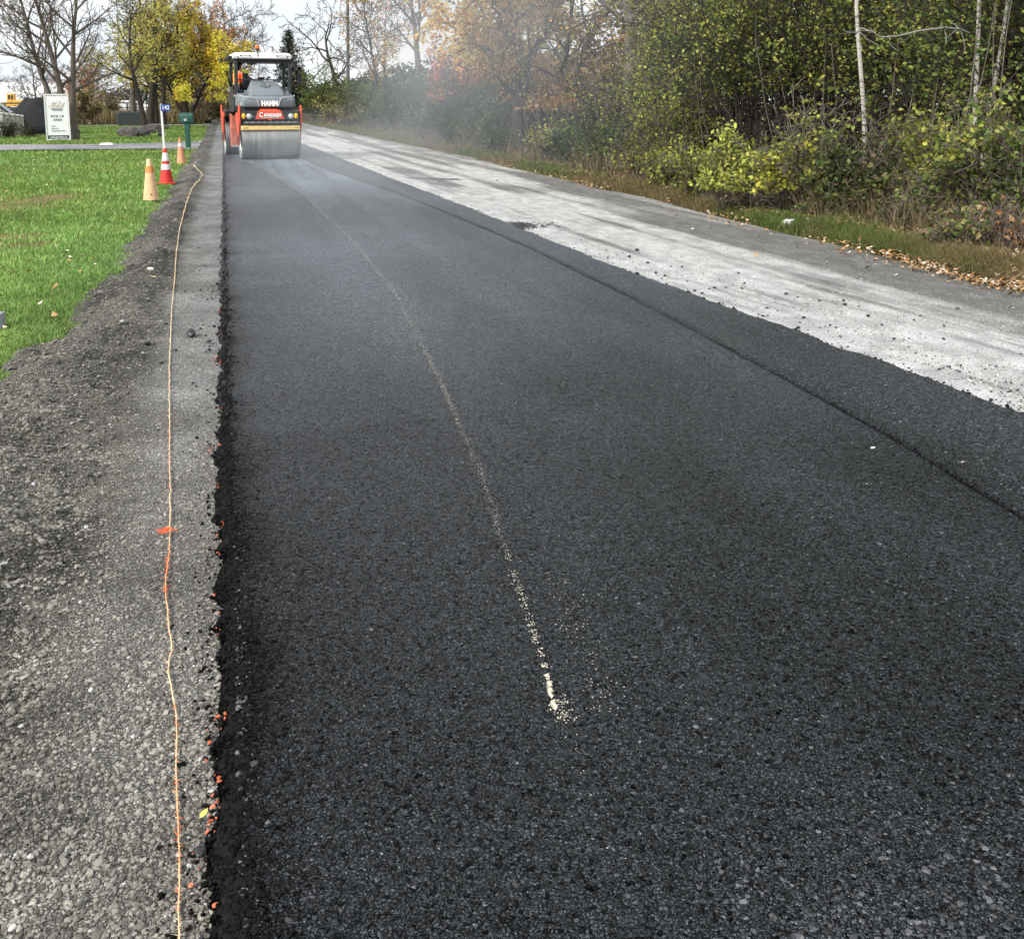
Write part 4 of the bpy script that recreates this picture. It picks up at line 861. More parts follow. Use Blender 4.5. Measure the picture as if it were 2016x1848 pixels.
fl = MB().b2(.1, .13, -.142, -.134, 1.08, 1.12).b2(.1, .2, -.142, -.134, 1.06, 1.09).build('flag', M['black'], mbx)
pl = MB().b2(-.06, .045, -.138, -.132, 1.065, 1.135).build('number_plate', M['white'], mbx)
text('digits', '142', .06, M['ink'], pl, (-.008, -.14, 1.1), offset=.001)
x, y = gr(316.5, 290, -.03)
lp = thing('driveway_reflector', 'small black rounded marker on a thin stake beside the driveway', 'driveway marker', (x, y, -.04))
MB().tube([(0, 0, 0), (0, 0, .45)], .008, 6).build('stake', M['silver'], lp)
MB().loft([[(u, yy, .58+v) for u, v in rrect(.17*s2, .3*s2, .075*s2, 5)] for yy, s2 in ((-.045, .85), (-.03, 1), (.03, 1), (.045, .85))]).build('plate', M['black'], lp, smooth=True)
MB().b2(-.04, .04, -.05, -.046, .56, .585).build('label_strip', M['inkg'], lp)
# ================================================================== THE SIGN
x, y = gr(116, 277, -.03)
sg = thing('sign_board', 'white upright sign board reading PICK UP AREA in front of the bare tree', 'sign', (x, y, -.05)); sg.rotation_euler = (0, R(-.2), R(8)); sg.scale = (.82, 1, .88)
W_, H_ = 1.22, 2.42
MB().b2(-W_/2, W_/2, 0, .03, .1, H_).build('panel', M['signw'], sg)
MB().b2(-W_/2-.03, -W_/2+.035, -.02, .05, 0, H_+.03).b2(W_/2-.035, W_/2+.03, -.02, .05, .02, H_+.03).b2(-W_/2+.035, W_/2-.035, -.02, .05, H_-.035, H_+.03).b2(-W_/2+.035, W_/2-.035, -.018, .05, .04, .1).build('frame', M['white'], sg, bevel=.004)
MB().tube([(-.45, .05, 2.0), (-.5, .9, 0)], .03, 6).tube([(.45, .05, 2.0), (.5, .9, 0)], .03, 6).build('prop', M['silver'], sg)
for (x0, x1, z0, z1) in ((-.565, -.557, .31, 2.36), (.557, .565, .31, 2.36), (-.557, .557, 2.352, 2.36)): MB().b2(x0, x1, -.0035, -.0005, z0, z1).build('border', M['inkg'], sg)
bd = MB().b2(-.56, .56, -.004, -.0005, .11, .3).build('band', M['inkd'], sg)
text('lettering', 'reid-gardens.ca', .155, M['white'], bd, (0, -.007, .205), offset=.0025, sx=.93)
text('lettering', 'PICK UP', .158, M['ink'], sg, (.01, -.004, 1.28), offset=.003, sx=1.22)
text('lettering', 'AREA', .158, M['ink'], sg, (.01, -.004, 1.1), offset=.003, sx=1.22)
for k, s in enumerate(('SOIL', 'MULCH', 'AGGREGATES')): text('lettering', s, .1, M['inkg'], sg, (-.34, -.004, .77-.125*k), offset=.0015, align='LEFT', sx=1.12)
text('lettering', 'Reid', .36, M['gold'], sg, (.04, -.004, 1.84), offset=-.001, shear=.4, sx=.95)
mb = MB()
def flat(pts_, w):
    for (a, b), (c, d) in zip(pts_[:-1], pts_[1:]): mb.tube([(a, -.004, b), (c, -.004, d)], w, 5)
flat(arc(-.31, 1.78, .1, .07, 60, 330, 10), .008); flat(arc(-.12, 1.9, .15, .11, 10, 190, 10), .008); flat(arc(.2, 1.98, .06, .07, -20, 250, 10), .008)
flat([(-.27, 1.69), (.3, 1.69), (.25, 1.585), (-.22, 1.585), (-.27, 1.69)], .009); flat([(-.25, 1.665), (.28, 1.665)], .005); flat([(.02, 2.03), (.08, 2.05), (.06, 2.1)], .008); flat([(.04, 1.95), (.06, 1.9)], .007); flat([(.36, 1.92), (.4, 2.0)], .012)
mb.build('emblem', M['inkg'], sg)
MB().loft([[(u, -.003, v) for u, v in [(-.25, 1.67), (.28, 1.67), (.24, 1.6), (-.21, 1.6)]], [(u, -.001, v) for u, v in [(-.25, 1.67), (.28, 1.67), (.24, 1.6), (-.21, 1.6)]]]).build('emblem_base', M['lgrey'], sg)
# ================================================================== YARD BEHIND THE LAWN
def rockmesh(seed, n=3):
    import bmesh
    q = np.random.default_rng(seed); bm = bmesh.new(); bmesh.ops.create_icosphere(bm, subdivisions=3, radius=1)
    V = np.array([v.co[:] for v in bm.verts]); F = np.array([[v.index for v in f.verts] for f in bm.faces]); bm.free()
    k = q.normal(size=(7, 3)); k /= np.linalg.norm(k, axis=1)[:, None]; rr = np.ones(len(V))
    for d in k: rr = np.minimum(rr, q.uniform(.6, .95)/np.maximum(.2, V@d))
    rr *= 1+.3*(fbm(V[:, 0]*3+seed, V[:, 1]*3+V[:, 2]*5, seed)-.5)+.1*(vn(V[:, 2]*7+V[:, 0], V[:, 1]*2, seed)-.5)
    me = np_mesh('boulder', V*rr[:, None], F, None, False); me.materials.append(M['rock']); return me
for i, (px, py, sx, sy, sz, lb) in enumerate(((246, 268.5, .5, .45, .5, 'grey boulder at the left end of the rocks under the trees'), (262, 269, .55, .45, .52, 'grey boulder in the middle of the front rocks'), (280, 268, .5, .4, .55, 'brownish boulder at the right end of the front rocks'), (262, 261, .5, .4, .4, 'small dark boulder behind the front rocks, left of the first trunk'), (293, 263.5, .5, .45, .5, 'dark boulder just right of the brownish boulder'), (286, 259, .4, .4, .35, 'small dark boulder touching the first trunk'), (302, 256, .7, .5, .42, 'dark boulder between the second tree trunk and the house number post'), (316, 254, .7, .5, .35, 'farthest dark boulder at the foot of the fourth tree trunk'))):
    x, y = gr(px, py, -.02); o = link('boulder', rockmesh(20+i), None); o.location = (x, y, sz*.22); o.scale = (sx*.85, sy*.85, sz*.72); o.rotation_euler = (rnd.uniform(-.15, .15), rnd.uniform(-.15, .15), rnd.uniform(-.5, .5)); tag(o, lb, 'boulder')
x, y = gr(256, 246.5, 0); o = MB().loft([[(u, yy, .5+v) for u, v in rrect(1.9*s2, 1.05*s2, .25, 4)] for yy, s2 in ((-.5, .9), (-.4, 1), (.4, 1), (.5, .9))]).build('hay_bale', simple('dark_wrap', (.03, .035, .038), .8, var=.4), None, smooth=True); o.location = (x, y, 0); tag(o, 'dark rounded bale lying on the track left of the tree row', 'bale')
for xx, lb in ((420.0, 'weathered timber lying at the end of the grass near the roller'),):
    x, y = gr(xx-30, 243, 0); o = MB().tube([(-1.1, 0, .15), (1.1, .1, .17)], .16, 8).build('timber_log', M['barkd'], None); o.location = (x, y, 0); tag(o, lb, 'log')
# mulch heap
import bmesh
gu = np.linspace(-1, 1, 60); GX_, GY_ = np.meshgrid(gu, gu); rr_ = np.sqrt(GX_**2+GY_**2)
prof = np.clip(1.25*(1-rr_**1.6), 0, 1)**.8*(1-.25*sst(.2, .9, GX_)); Zp = prof*(.85+.35*fbm(GX_*3+5, GY_*3, 99))
Zp = np.where(rr_ > .98, -.1, Zp)
cx, Yp = col(79, 64), 64
V = np.stack([cx+GX_.ravel()*2.05, Yp+GY_.ravel()*2.2, Zp.ravel()*1.85], 1); i = np.arange(3600).reshape(60, 60)
o = link('mulch_pile', np_mesh('mulch_pile', V, np.stack([i[:-1, :-1].ravel(), i[:-1, 1:].ravel(), i[1:, 1:].ravel(), i[1:, :-1].ravel()], 1), None, False), M['mulch']); tag(o, 'steep black heap of mulch beside the sign', 'mulch pile')
# white hoop house
hx = col(98, 150); hh = thing('hoop_house', 'large white plastic hoop house behind the mulch heap', 'greenhouse', (hx, 150, 0))
sec_ = arc(0, 2.4, 5.4, 2.2, 0, 180, 14); sec_ = [(5.4, 0)]+sec_+[(-5.4, 0)]
MB().prism([(u, v) for u, v in arc(0, 1.6, 3.0, 2.9, 0, 180, 14)+[(-3, 0), (3, 0)]], -6, 6, 'x').build('cover', M['film'], hh, smooth=True)
for k in range(5): MB().tube([(-6+3*k, 3.04*math.cos(a), 1.6+2.94*math.sin(a)) for a in [R(q) for q in range(0, 181, 20)]], .05, 5).build('hoop', M['lgrey'], hh)
# wheel loader
lx0 = col(30, 120); ld = thing('wheel_loader', 'yellow wheel loader parked above the concrete blocks', 'loader', (lx0, 120, .5)); ld.scale = (.56, .56, .56)
MB().b2(-.1, 2.2, -.8, .8, 1.75, 2.75).build('engine_hood', M['lyel'], ld, bevel=.12); MB().b2(-1.5, .0, -.7, .7, 1.6, 2.5).build('frame', M['lyel'], ld, bevel=.05)
cb = MB().b2(-1.3, .05, -.7, .7, 2.5, 4.0).build('cab', M['lyel'], ld, bevel=.06)
MB().b2(-1.05, -.68, -.72, -.695, 2.9, 3.7).build('window', M['glassd'], cb); MB().b2(-.52, -.18, -.72, -.695, 2.9, 3.7).build('window', M['glassd'], cb)
MB().tube([(-1.4, -.5, 2.0), (-2.6, -.5, 1.9), (-3.3, -.5, 1.0)], .18, 6).tube([(-1.4, .5, 2.0), (-2.6, .5, 1.9), (-3.3, .5, 1.0)], .18, 6).build('lift_arm', M['lyel'], ld)
MB().prism([(-3.2, 1.3), (-4.3, .5), (-3.2, .4)], -1.3, 1.3, 'y').build('bucket', M['lyel'], ld)
for xx in (-1.3, 1.4):
    for yy in (-1.0, .6):
        w_ = MB().lathe([(.3, 0), (.75, 0), (.8, .08), (.8, .36), (.75, .44), (.3, .44)], (xx, yy, .8), 20, 'y').build('wheel', M['rubber'], ld, smooth=True); MB().lathe([(.02, -.01), (.32, -.01), (.32, .1), (.02, .1)], (xx, yy, .8), 14, 'y').build('rim', M['lyel'], w_)
# concrete bin of upright pale blocks, conveyor
for k, (px, w) in enumerate(((-6, .62), (4, .5), (13, .5), (21, .45), (28.5, .42))):
    x = col(px, 60); o = MB().b2(-w/2, w/2, -.4, .4, 0, 1.2-.04*k).b2(-w/2-.02, w/2+.02, -.43, .43, 1.2-.04*k, 1.32-.04*k).build('concrete_block', M['conc'], None, bevel=.03); o.location = (x, 60+k*.25, -.1); o.rotation_euler = (0, 0, .04*k)
    tag(o, ['pale concrete block cut by the left edge of the photo', 'pale concrete block second in the row from the left edge', 'pale concrete block third in the row below the loader', 'pale concrete block second from the mulch heap', 'pale concrete block closest to the black mulch heap'][k], 'concrete block')
x = col(2, 62); cv = thing('conveyor', 'grey sloping conveyor above the pale concrete blocks', 'conveyor', (x, 62, 0)); MB().prism([(-1.2, 2.3), (-1.0, 2.4), (.55, 1.2), (.4, 1.05)], -.4, .4, 'y').build('belt', M['lgrey'], cv); MB().tube([(-.9, -.42, 2.25), (.5, -.42, 1.1)], .06, 5).tube([(-.9, .42, 2.25), (.5, .42, 1.1)], .06, 5).tube([(-.6, 0, 2.0), (-.6, 0, 0)], .07, 5).build('frame', M['dgrey'], cv)
x = col(31, 75); rk = thing('metal_cage', 'dark metal frame crate standing left of the mulch heap', 'crate', (x, 75, 0)); mb = MB()
for u in (-.75, .75):
    for v in (-.5, .5): mb.tube([(u, v, 0), (u, v, 1.75)], .05, 5)
for z in (.5, 1.7): mb.tube([(-.75, -.5, z), (.75, -.5, z), (.75, .5, z), (-.75, .5, z), (-.75, -.5, z)], .045, 5)
mb.build('frame', M['dgrey'], rk); MB().b2(-.7, .7, -.45, .45, .3, 1.45).build('load', M['dgrey'], rk, bevel=.1)
# wrapped bundles, racks, vehicles on the yard
for k, (px, w, h, lb) in enumerate(((178, 1.9, 1.3, 'leftmost white wrapped bundle behind the dry grass'), (200, 1.7, 1.2, 'white wrapped bundle under the green tarp shelter'), (219, 1.6, 1.5, 'white wrapped bundle left of the metal racks'), (236, 1.9, 1.7, 'tall white wrapped bundle behind the first metal rack'), (254, 1.5, 1.4, 'white wrapped bundle between the two metal racks'), (272, 1.7, 1.6, 'white wrapped bundle just left of the first tree trunk'), (299, 1.4, 1.3, 'white wrapped bundle seen between the tree trunks'))):
    Y = 112+k % 3*2; t = thing('wrapped_bundle', lb, 'bundle', (col(px, Y), Y, .3), 0, 'white wrapped bundles in the yard')
    MB().b2(-w/2, w/2, -.6, .6, .14, h).build('wrapping', M['film'], t, bevel=.18, seg=3); MB().b2(-w/2, w/2, -.55, .55, .1, .14).b2(-w/2, w/2, -.55, -.45, 0, .1).b2(-w/2, w/2, .45, .55, 0, .1).build('pallet', M['silver'], t)
for px, lb in ((231, 'dark steel rack in front of the tall white bundle'), (269, 'dark steel rack nearest the first tree trunk')):
    mb = MB(); 
    for u in (-.9, 0, .9): mb.tube([(u, 0, 0), (u, 0, 1.5)], .05, 5)
    for z in (.4, 1.0, 1.45): mb.tube([(-1, 0, z), (1, 0, z)], .045, 5)
    mb.tube([(-.9, 0, .4), (0, 0, 1.4), (.9, 0, .4)], .04, 5); o = mb.build('steel_rack', M['dgrey'], None); o.location = (col(px, 106), 106, .3); tag(o, lb, 'rack')
def car(x, y, z, rz, m, lb):
    t = thing('parked_car', lb, 'car', (x, y, z), rz)
    b = [(-2.1, .35), (-2.15, .75), (-1.95, .95), (-1.0, 1.0), (-.45, 1.42), (1.1, 1.45), (1.75, 1.0), (2.1, .9), (2.15, .4)]
    bo = MB().prism(b, -.85, .85, 'y').build('body', m, t, bevel=.08, seg=3)
    MB().prism([(-.85, 1.02), (-.4, 1.36), (1.02, 1.38), (1.45, 1.02)], -.865, .865, 'y').build('window', M['glassd'], t)
    for xx in (-1.35, 1.35):
        for yy in (-.9, .7):
            w = MB().lathe([(.1, 0), (.31, 0), (.33, .04), (.33, .17), (.3, .2), (.1, .2)], (xx, yy, .33), 18, 'y').build('wheel', M['rubber'], t, smooth=True); MB().lathe([(.01, -.01), (.19, -.01), (.19, .03), (.01, .03)], (xx, yy, .33), 12, 'y').build('rim', M['lgrey'], w)
    for yy in (-.6, .6): MB().box((-2.1, yy, .72), (.12, .32, .14)).build('headlight', M['lens'], t, bevel=.03)
    MB().prism([(-1.02, 1.0), (-.5, 1.4), (-.46, 1.4), (-.97, 1.0)], -.7, .7, 'y').build('windscreen', M['glassd'], t)
    return t
car(col(243, 118), 118, .55, R(20), simple('dark_car_paint', (.02, .03, .05), .25), 'dark car parked behind the white bundles')
car(7.2, 165, 0, R(82), simple('silver_car_paint', (.62, .64, .66), .3), 'silver car on the road far behind the roller')
sh = thing('tarp_shelter', 'low green tarp shelter among the white bundles', 'shelter', (col(196, 117), 117, .6)); MB().prism([(-1.4, 1.25), (0, 1.75), (1.4, 1.25), (1.4, 1.18), (0, 1.68), (-1.4, 1.18)], -1, 1, 'y').build('tarp', M['tarp'], sh)
mb = MB()
for u in (-1.3, 1.3):
    for v in (-.9, .9): mb.tube([(u, v, -.3), (u, v, 1.22)], .04, 5)
mb.build('frame', M['lgrey'], sh)
# kerb stone in the lawn at the left edge, litter on the right verge
x, y = gr(0, 645, -.03); o = MB().box((0, 0, 0), (.5, .12, .16)).build('stone_post', M['kerb'], None, bevel=.006); o.location = (x-.225, y+.05, .0); o.rotation_euler = (0, 0, R(-8)); tag(o, 'corner of a grey stone block in the lawn at the left edge', 'stone block')
def litter(px, py, d, lb, nm, cat, seed, rz):
    x, y = gr(px, py, -.03); q = np.random.default_rng(seed); import bmesh
    bm = bmesh.new(); bmesh.ops.create_cube(bm, size=1); bmesh.ops.subdivide_edges(bm, edges=bm.edges, cuts=3, use_grid_fill=True)
    for v in bm.verts: v.co = Vector((v.co.x*d[0], v.co.y*d[1], v.co.z*d[2]))+Vector(q.normal(0, .06*min(d), 3))
    me = bpy.data.meshes.new(nm); bm.to_mesh(me); bm.free(); o = link(nm, me, M['foam']); o.location = (x, y, float(bank_z(np.array([x]), np.array([y]))[0])+d[2]*.45+.04); o.rotation_euler = (q.uniform(-.15, .15), q.uniform(-.15, .15), rz); tag(o, lb, cat)
litter(1607, 448, (.28, .1, .05), 'long white piece of foam on the leaf-strewn right verge', 'foam_piece', 'litter', 4, -.2)
litter(1553, 450, (.15, .13, .09), 'crumpled white bag on the verge left of the long foam piece', 'plastic_bag', 'litter', 5, .6)
litter(1418, 405, (.1, .07, .05), 'small white scrap under the yellow bush by the verge', 'paper_scrap', 'litter', 6, .3)
x, y = gr(210, 285, .03); o = MB().loft([[(u*.55, v*.4, 0) for u, v in rrect(1, .6, .2, 4)], [(u*.4, v*.3, .07) for u, v in rrect(1, .6, .2, 4)]]).build('plastic_sheet', M['foam'], None, smooth=True); o.location = (x, y, .03); tag(o, 'small white scrap lying on the driveway below the sign', 'litter')
# ================================================================== TREES AND SHRUBS
def grow(q, p, d, L, r, lev, S, out):
    n = S['seg'][lev]; pts = [p.copy()]; rad = [r]; d = d.normalized(); dirs = [d]
    c = S['curl'][lev]; up = S['up'][lev]; tip = S['tip']
    for i in range(n):
        d = (d+Vector((q.gauss(0, c), q.gauss(0, c), q.gauss(0, c)+up))).normalized()
        p = p+d*(L/n); pts.append(p); dirs.append(d); rad.append(max(S['rmin'], r*(1-(i+1)/n*(1-tip))))
    out.append((pts, rad, lev))
    if lev+1 >= S['depth']: return
    k = S['n'][lev]; s0 = S['start'][lev]; ph = q.uniform(0, 6.28)
    for j in range(k):
        t = s0+(1-s0)*(j+q.random()*.9)/k; fi = min(t*n, n-.001); i = int(fi); f = fi-i
        bp = pts[i].lerp(pts[i+1], f); bd = dirs[i+1]; br = rad[i]+(rad[i+1]-rad[i])*f
        ax = bd.orthogonal().normalized(); ax.rotate(Matrix.Rotation(ph+j*2.4+q.gauss(0, .4), 3, bd))
        ang = R(S['ang'][lev]+q.gauss(0, 9)); cd = bd*math.cos(ang)+ax*math.sin(ang)
        cl = L*S['len'][lev]*(1.12-S['taper']*t)*q.uniform(.7, 1.25); cr = max(S['rmin'], min(br*.8, r*S['rr']*(1.1-.6*t)))
        grow(q, bp, cd, cl, cr, lev+1, S, out)
def spec(**k):
    b = dict(depth=4, seg=(10, 7, 5, 4), n=(11, 7, 5), start=(.35, .22, .2), ang=(48, 42, 40), len=(.52, .5, .5), curl=(.05, .11, .15, .2), up=(.04, .06, .03, .0), tip=.12, taper=.6, rr=.45, rmin=.006)
    b.update(k); return b
def tubes(out, ks=(9, 6, 4, 3)):
    V = []; F = []; nb = 0
    for pts, rad, lev in out:
        k = ks[min(lev, len(ks)-1)]; P = np.array([p[:] for p in pts]); n = len(P); T = np.gradient(P, axis=0); T /= np.linalg.norm(T, axis=1)[:, None]+1e-9
        ref = np.array([.31, .95, .05]) if abs(T[0, 1]) < .9 else np.array([1., 0, .1]); A = np.cross(T, ref); A /= np.linalg.norm(A, axis=1)[:, None]+1e-9; B = np.cross(T, A)
        a = np.arange(k)*2*np.pi/k; rr = np.array(rad)[:, None, None]
        ring = P[:, None]+rr*(A[:, None]*np.cos(a)[None, :, None]+B[:, None]*np.sin(a)[None, :, None])
        V.append(ring.reshape(-1, 3)); i = nb+np.arange(n*k).reshape(n, k)
        F.append(np.stack([i[:-1], np.roll(i, -1, 1)[:-1], np.roll(i, -1, 1)[1:], i[1:]], 2).reshape(-1, 4)); nb += n*k
    return np.concatenate(V), np.concatenate(F)
def leafgeo(P, S, C, r, droop=.35, w=.34):
    n = len(P); D = r.normal(size=(n, 3)); D[:, 2] = D[:, 2]*.7-droop; D /= np.linalg.norm(D, axis=1)[:, None]
    Q = r.normal(size=(n, 3)); s = np.cross(D, Q); s /= np.linalg.norm(s, axis=1)[:, None]+1e-9; nn = np.cross(D, s); S = S[:, None]
    V = np.stack([P, P+D*S*.42+s*S*w+nn*S*.12, P+D*S, P+D*S*.42-s*S*w+nn*S*.12], 1).reshape(-1, 3)
    return V, np.arange(4*n).reshape(n, 4), np.repeat(C, 4, 0)
def leafpts(out, n, r, spread, minlev, t0=.15):
    L = [(np.array([p[:] for p in pts])) for pts, rad, lev in out if lev >= minlev]
    ln = np.array([np.linalg.norm(np.diff(p, axis=0), axis=1).sum() for p in L]); k = r.choice(len(L), n, p=ln/ln.sum()); t = t0+(1-t0)*r.random(n)
    A = np.stack([np.array([np.interp(np.linspace(0, 1, 9), np.linspace(0, 1, len(p)), p[:, c]) for c in range(3)]).T for p in L])
    f = t*8; i = np.minimum(f.astype(int), 7); f = (f-i)[:, None]
    return A[k, i]*(1-f)+A[k, i+1]*f+r.normal(0, spread, (n, 3))
def make_tree(name, label, loc, stems, S, leaf=None, bark='bark', seed=1, cat='tree', group=None, rz=0, offs=0.0):
    q = random.Random(seed); r = np.random.default_rng(seed); out = []
    root = thing(name, label, cat, loc, rz, group)
    for (ox, oy, dx, dy, dz, L, rad) in stems: grow(q, Vector((ox, oy, -.12)), Vector((dx, dy, dz)), L, rad, 0, S, out)
    for pts, rad, lev in out:                          # root flare
        if lev == 0 and rad[0] > .09: rad[0] *= 1.5; rad[1] *= 1.06
    V, F = tubes(out); link('trunk' if cat == 'tree' else 'stem', np_mesh('trunk', V, F, None, True), M[bark], root)
    if leaf:
        n = leaf['n']; P = leafpts(out, n, r, leaf.get('spread', .12), leaf.get('minlev', 2), leaf.get('t0', .15))
        if 'zmin' in leaf: P = P[P[:, 2] > leaf['zmin']]
        P = P[P[:, 2] > .05]; n = len(P)
        pal = np.array(leaf['pal'], float); C = pal[r.integers(0, len(pal), n)]*r.uniform(.65, 1.3, (n, 1))
        cl = fbm(P[:, 0]*leaf.get('cs', 1.6)+seed, P[:, 2]*leaf.get('cs', 1.6)+P[:, 1]*.7, seed); cl = .4*cl+.6*sst(.3, .7, cl); C = np.minimum(C*(.22+1.55*cl)[:, None]*leaf.get('lift', 1.0), .85)  # noise puts lit clumps and shaded interior into the leaf colour
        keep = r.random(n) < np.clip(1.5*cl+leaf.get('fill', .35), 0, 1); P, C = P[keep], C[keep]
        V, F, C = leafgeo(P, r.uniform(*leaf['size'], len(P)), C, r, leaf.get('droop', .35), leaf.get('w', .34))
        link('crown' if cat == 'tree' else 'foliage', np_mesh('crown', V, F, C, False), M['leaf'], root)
    return root
def copy_tree(o, loc, rz, sc, label):
    c = o.copy(); COL.objects.link(c); c.location = loc; c.rotation_euler = (0, 0, rz); c.scale = sc if hasattr(sc, '__len__') else (sc, sc, sc); c['label'] = label
    for ch in o.children:
        d = ch.copy(); COL.objects.link(d); d.parent = c
    return c
YEL = [(.72, .5, .05), (.64, .46, .06), (.5, .42, .06), (.76, .52, .09)]
YGR = [(.2, .25, .05), (.3, .32, .06), (.14, .17, .04), (.38, .36, .08)]
GRN = [(.1, .15, .04), (.14, .19, .05), (.07, .11, .035), (.2, .22, .07)]
DKG = [(.05, .08, .03), (.07, .1, .035), (.1, .11, .045), (.14, .14, .05)]
ORA = [(.6, .33, .1), (.66, .42, .17), (.5, .26, .08), (.6, .46, .22), (.38, .25, .1)]
RED = [(.6, .14, .07), (.5, .1, .05), (.65, .22, .11)]
RST = [(.46, .18, .12), (.38, .21, .15), (.52, .24, .14)]
BRN = [(.24, .17, .1), (.28, .22, .12), (.18, .15, .08), (.3, .26, .11)]
GYL = [(.4, .37, .1), (.3, .29, .1), (.22, .21, .1), (.5, .44, .11)]
BLG = [(.1, .14, .085), (.08, .11, .07), (.14, .17, .1), (.18, .19, .1)]
# ---- left side
xb, yb = -6.98, 52.6
make_tree('bare_tree', 'big leafless tree with forked trunk right behind the sign', (xb, yb, -.05), [(0, 0, -.03, 0, 1, 8.5, .19), (-.22, .05, -.26, .0, 1, 8.2, .165), (.14, 0, .08, -.1, 1, 8.8, .18)],
          spec(depth=4, n=(13, 8, 6), start=(.26, .2, .15), ang=(44, 42, 40), len=(.46, .5, .45), curl=(.045, .12, .16, .2), up=(.02, .07, .05, .02), rmin=.011), dict(n=420, size=(.1, .17), pal=BRN, spread=.05, minlev=2, fill=.1), 'bark', 5)
rowS = spec(depth=4, n=(12, 8, 5), start=(.3, .2, .15), ang=(52, 44, 42), len=(.46, .5, .5), up=(.03, .04, .0, -.03), rmin=.014)
lfrow = dict(n=3200, size=(.12, .24), pal=GYL+[(.55, .45, .1), (.6, .46, .09), (.42, .37, .12)], lift=1.1, spread=.14, minlev=2, droop=.6, w=.24, fill=.15)
t1 = make_tree('locust_tree', 'slim leaning tree first in the row behind the boulders', (col(284, 72), 72, 0), [(0, 0, -.06, 0, 1, 8.3, .2)], rowS, lfrow, 'barkd', 12)
t2 = make_tree('locust_tree', 'thick dark trunk second in the row behind the boulders', (col(291.5, 80), 80, 0), [(0, 0, .04, .05, 1, 9.2, .3)], rowS, lfrow, 'barkd', 23)
copy_tree(t1, (col(305.5, 84), 84, 0), 2.2, (.95, .95, 1.02), 'straight trunk third in the row, left of the house number post')
copy_tree(t2, (col(318, 88), 88, 0), 1.3, (.85, .85, .95), 'dark trunk last in the row, right behind the house number post')
make_tree('bare_tree', 'grey leafless tree rising above the row of trunks', (col(262, 90), 90, 0), [(0, 0, -.05, 0, 1, 11, .26), (.1, 0, .25, 0, 1, 9.5, .18)], spec(depth=4, n=(13, 8, 6), ang=(40, 40, 40), len=(.42, .5, .5), rmin=.016, up=(.02, .06, .06, .03)), dict(n=900, size=(.12, .2), pal=GYL, spread=.1, minlev=2, fill=.1), 'barkg', 31)
make_tree('maple_tree', 'bright yellow tree left of the roller', (col(366, 90), 90, 0), [(0, 0, .02, 0, 1, 8.8, .28), (0, 0, .42, 0, 1, 7.2, .17), (0, 0, -.36, .1, 1, 7, .16)], spec(depth=4, n=(13, 8, 5), start=(.3, .15, .15), ang=(58, 46, 44), len=(.5, .5, .5), rmin=.012, up=(.02, .02, -.02, -.05)),
          dict(n=17000, size=(.16, .3), pal=YEL, lift=1.25, zmin=1.9, spread=.16, minlev=2, droop=.6, fill=.4, cs=.9), 'barkd', 44)
make_tree('maple_tree', 'tall red and orange tree behind the yellow tree', (col(392, 112), 112, 0), [(0, 0, 0, 0, 1, 11.5, .3), (0, 0, .3, 0, 1, 9.5, .2)], spec(depth=4, n=(12, 7, 5), start=(.25, .2, .2), ang=(48, 44, 44), len=(.45, .5, .5), rmin=.016), dict(n=2800, size=(.2, .34), pal=RST+[(.5, .3, .12), (.55, .3, .15)], lift=1.2, spread=.2, minlev=2, fill=.2, cs=.7), 'barkd', 51)
bt = make_tree('bare_tree', 'tall leafless tree spreading above the roller canopy', (col(445, 118), 118, 0), [(0, 0, .02, 0, 1, 13.5, .3), (0, 0, .3, 0, 1, 11.5, .2), (0, 0, -.28, 0, 1, 11, .18)], spec(depth=4, n=(13, 8, 6), start=(.25, .2, .2), ang=(50, 46, 44), len=(.44, .52, .5), curl=(.07, .16, .2, .25), rmin=.02, up=(.02, .05, .02, .0)), None, 'bark', 63)
copy_tree(bt, (col(402, 128), 128, 0), 1.9, (1, 1, 1.05), 'leafless tree behind the red and orange tree')
copy_tree(bt, (col(500, 150), 150, 0), 4.0, (.55, .55, .55), 'small leafless tree seen through the roller cab')
copy_tree(bt, (col(75, 130), 130, 0), .6, (.55, .55, .5), 'small leafless tree in front of the hoop house')
copy_tree(bt, (col(8, 150), 150, 0), 2.6, (.5, .5, .45), 'small leafless tree above the yellow loader')
copy_tree(bt, (col(176, 120), 120, 0), 5.1, (.6, .6, .6), 'leafless tree between the sign and the tree row')
shS = spec(depth=3, seg=(7, 5, 4), n=(7, 4), start=(.15, .15), ang=(42, 44), len=(.55, .5), curl=(.1, .16, .2), up=(.03, .0, -.03), rmin=.006)
def shrub(name, label, px, Y, Hh, wd, pal, n, size, seed, bark='barkd', x=None, stems=9, spread=.1, fill=.4, z=0, group=None, minlev=1, cs=2.0, t0=.15, **lk):
    q = random.Random(seed); st = []
    for k in range(stems):
        a = k*2.4+q.uniform(-.4, .4); ln = q.uniform(.0, 1)*wd/Hh; st.append((q.gauss(0, wd*.12), q.gauss(0, wd*.12), ln*math.cos(a), ln*math.sin(a), 1, Hh*q.uniform(.65, 1.05), .006+.0045*Hh*q.uniform(.6, 1.1)))
    xx = col(px, Y) if x is None else x
    return make_tree(name, label, (xx, Y, z), st, shS, dict(n=n, size=size, pal=pal, spread=spread, minlev=minlev, fill=fill, cs=cs, t0=t0, **lk), bark, seed, 'shrub', group)
shrub('shrub', 'dull brown shrub behind the big tree and the sign', 165, 88, 3.2, 2.2, BRN+[(.22, .17, .1)], 2600, (.14, .24), 101)
shrub('shrub', 'russet leafy shrub right of the sign top', 158, 100, 5.2, 2.2, RST+BRN, 2600, (.16, .26), 102)
shrub('shrub', 'brown and yellow thicket behind the mailbox', 352, 100, 3.0, 1.9, BRN+GYL, 2600, (.14, .24), 103)
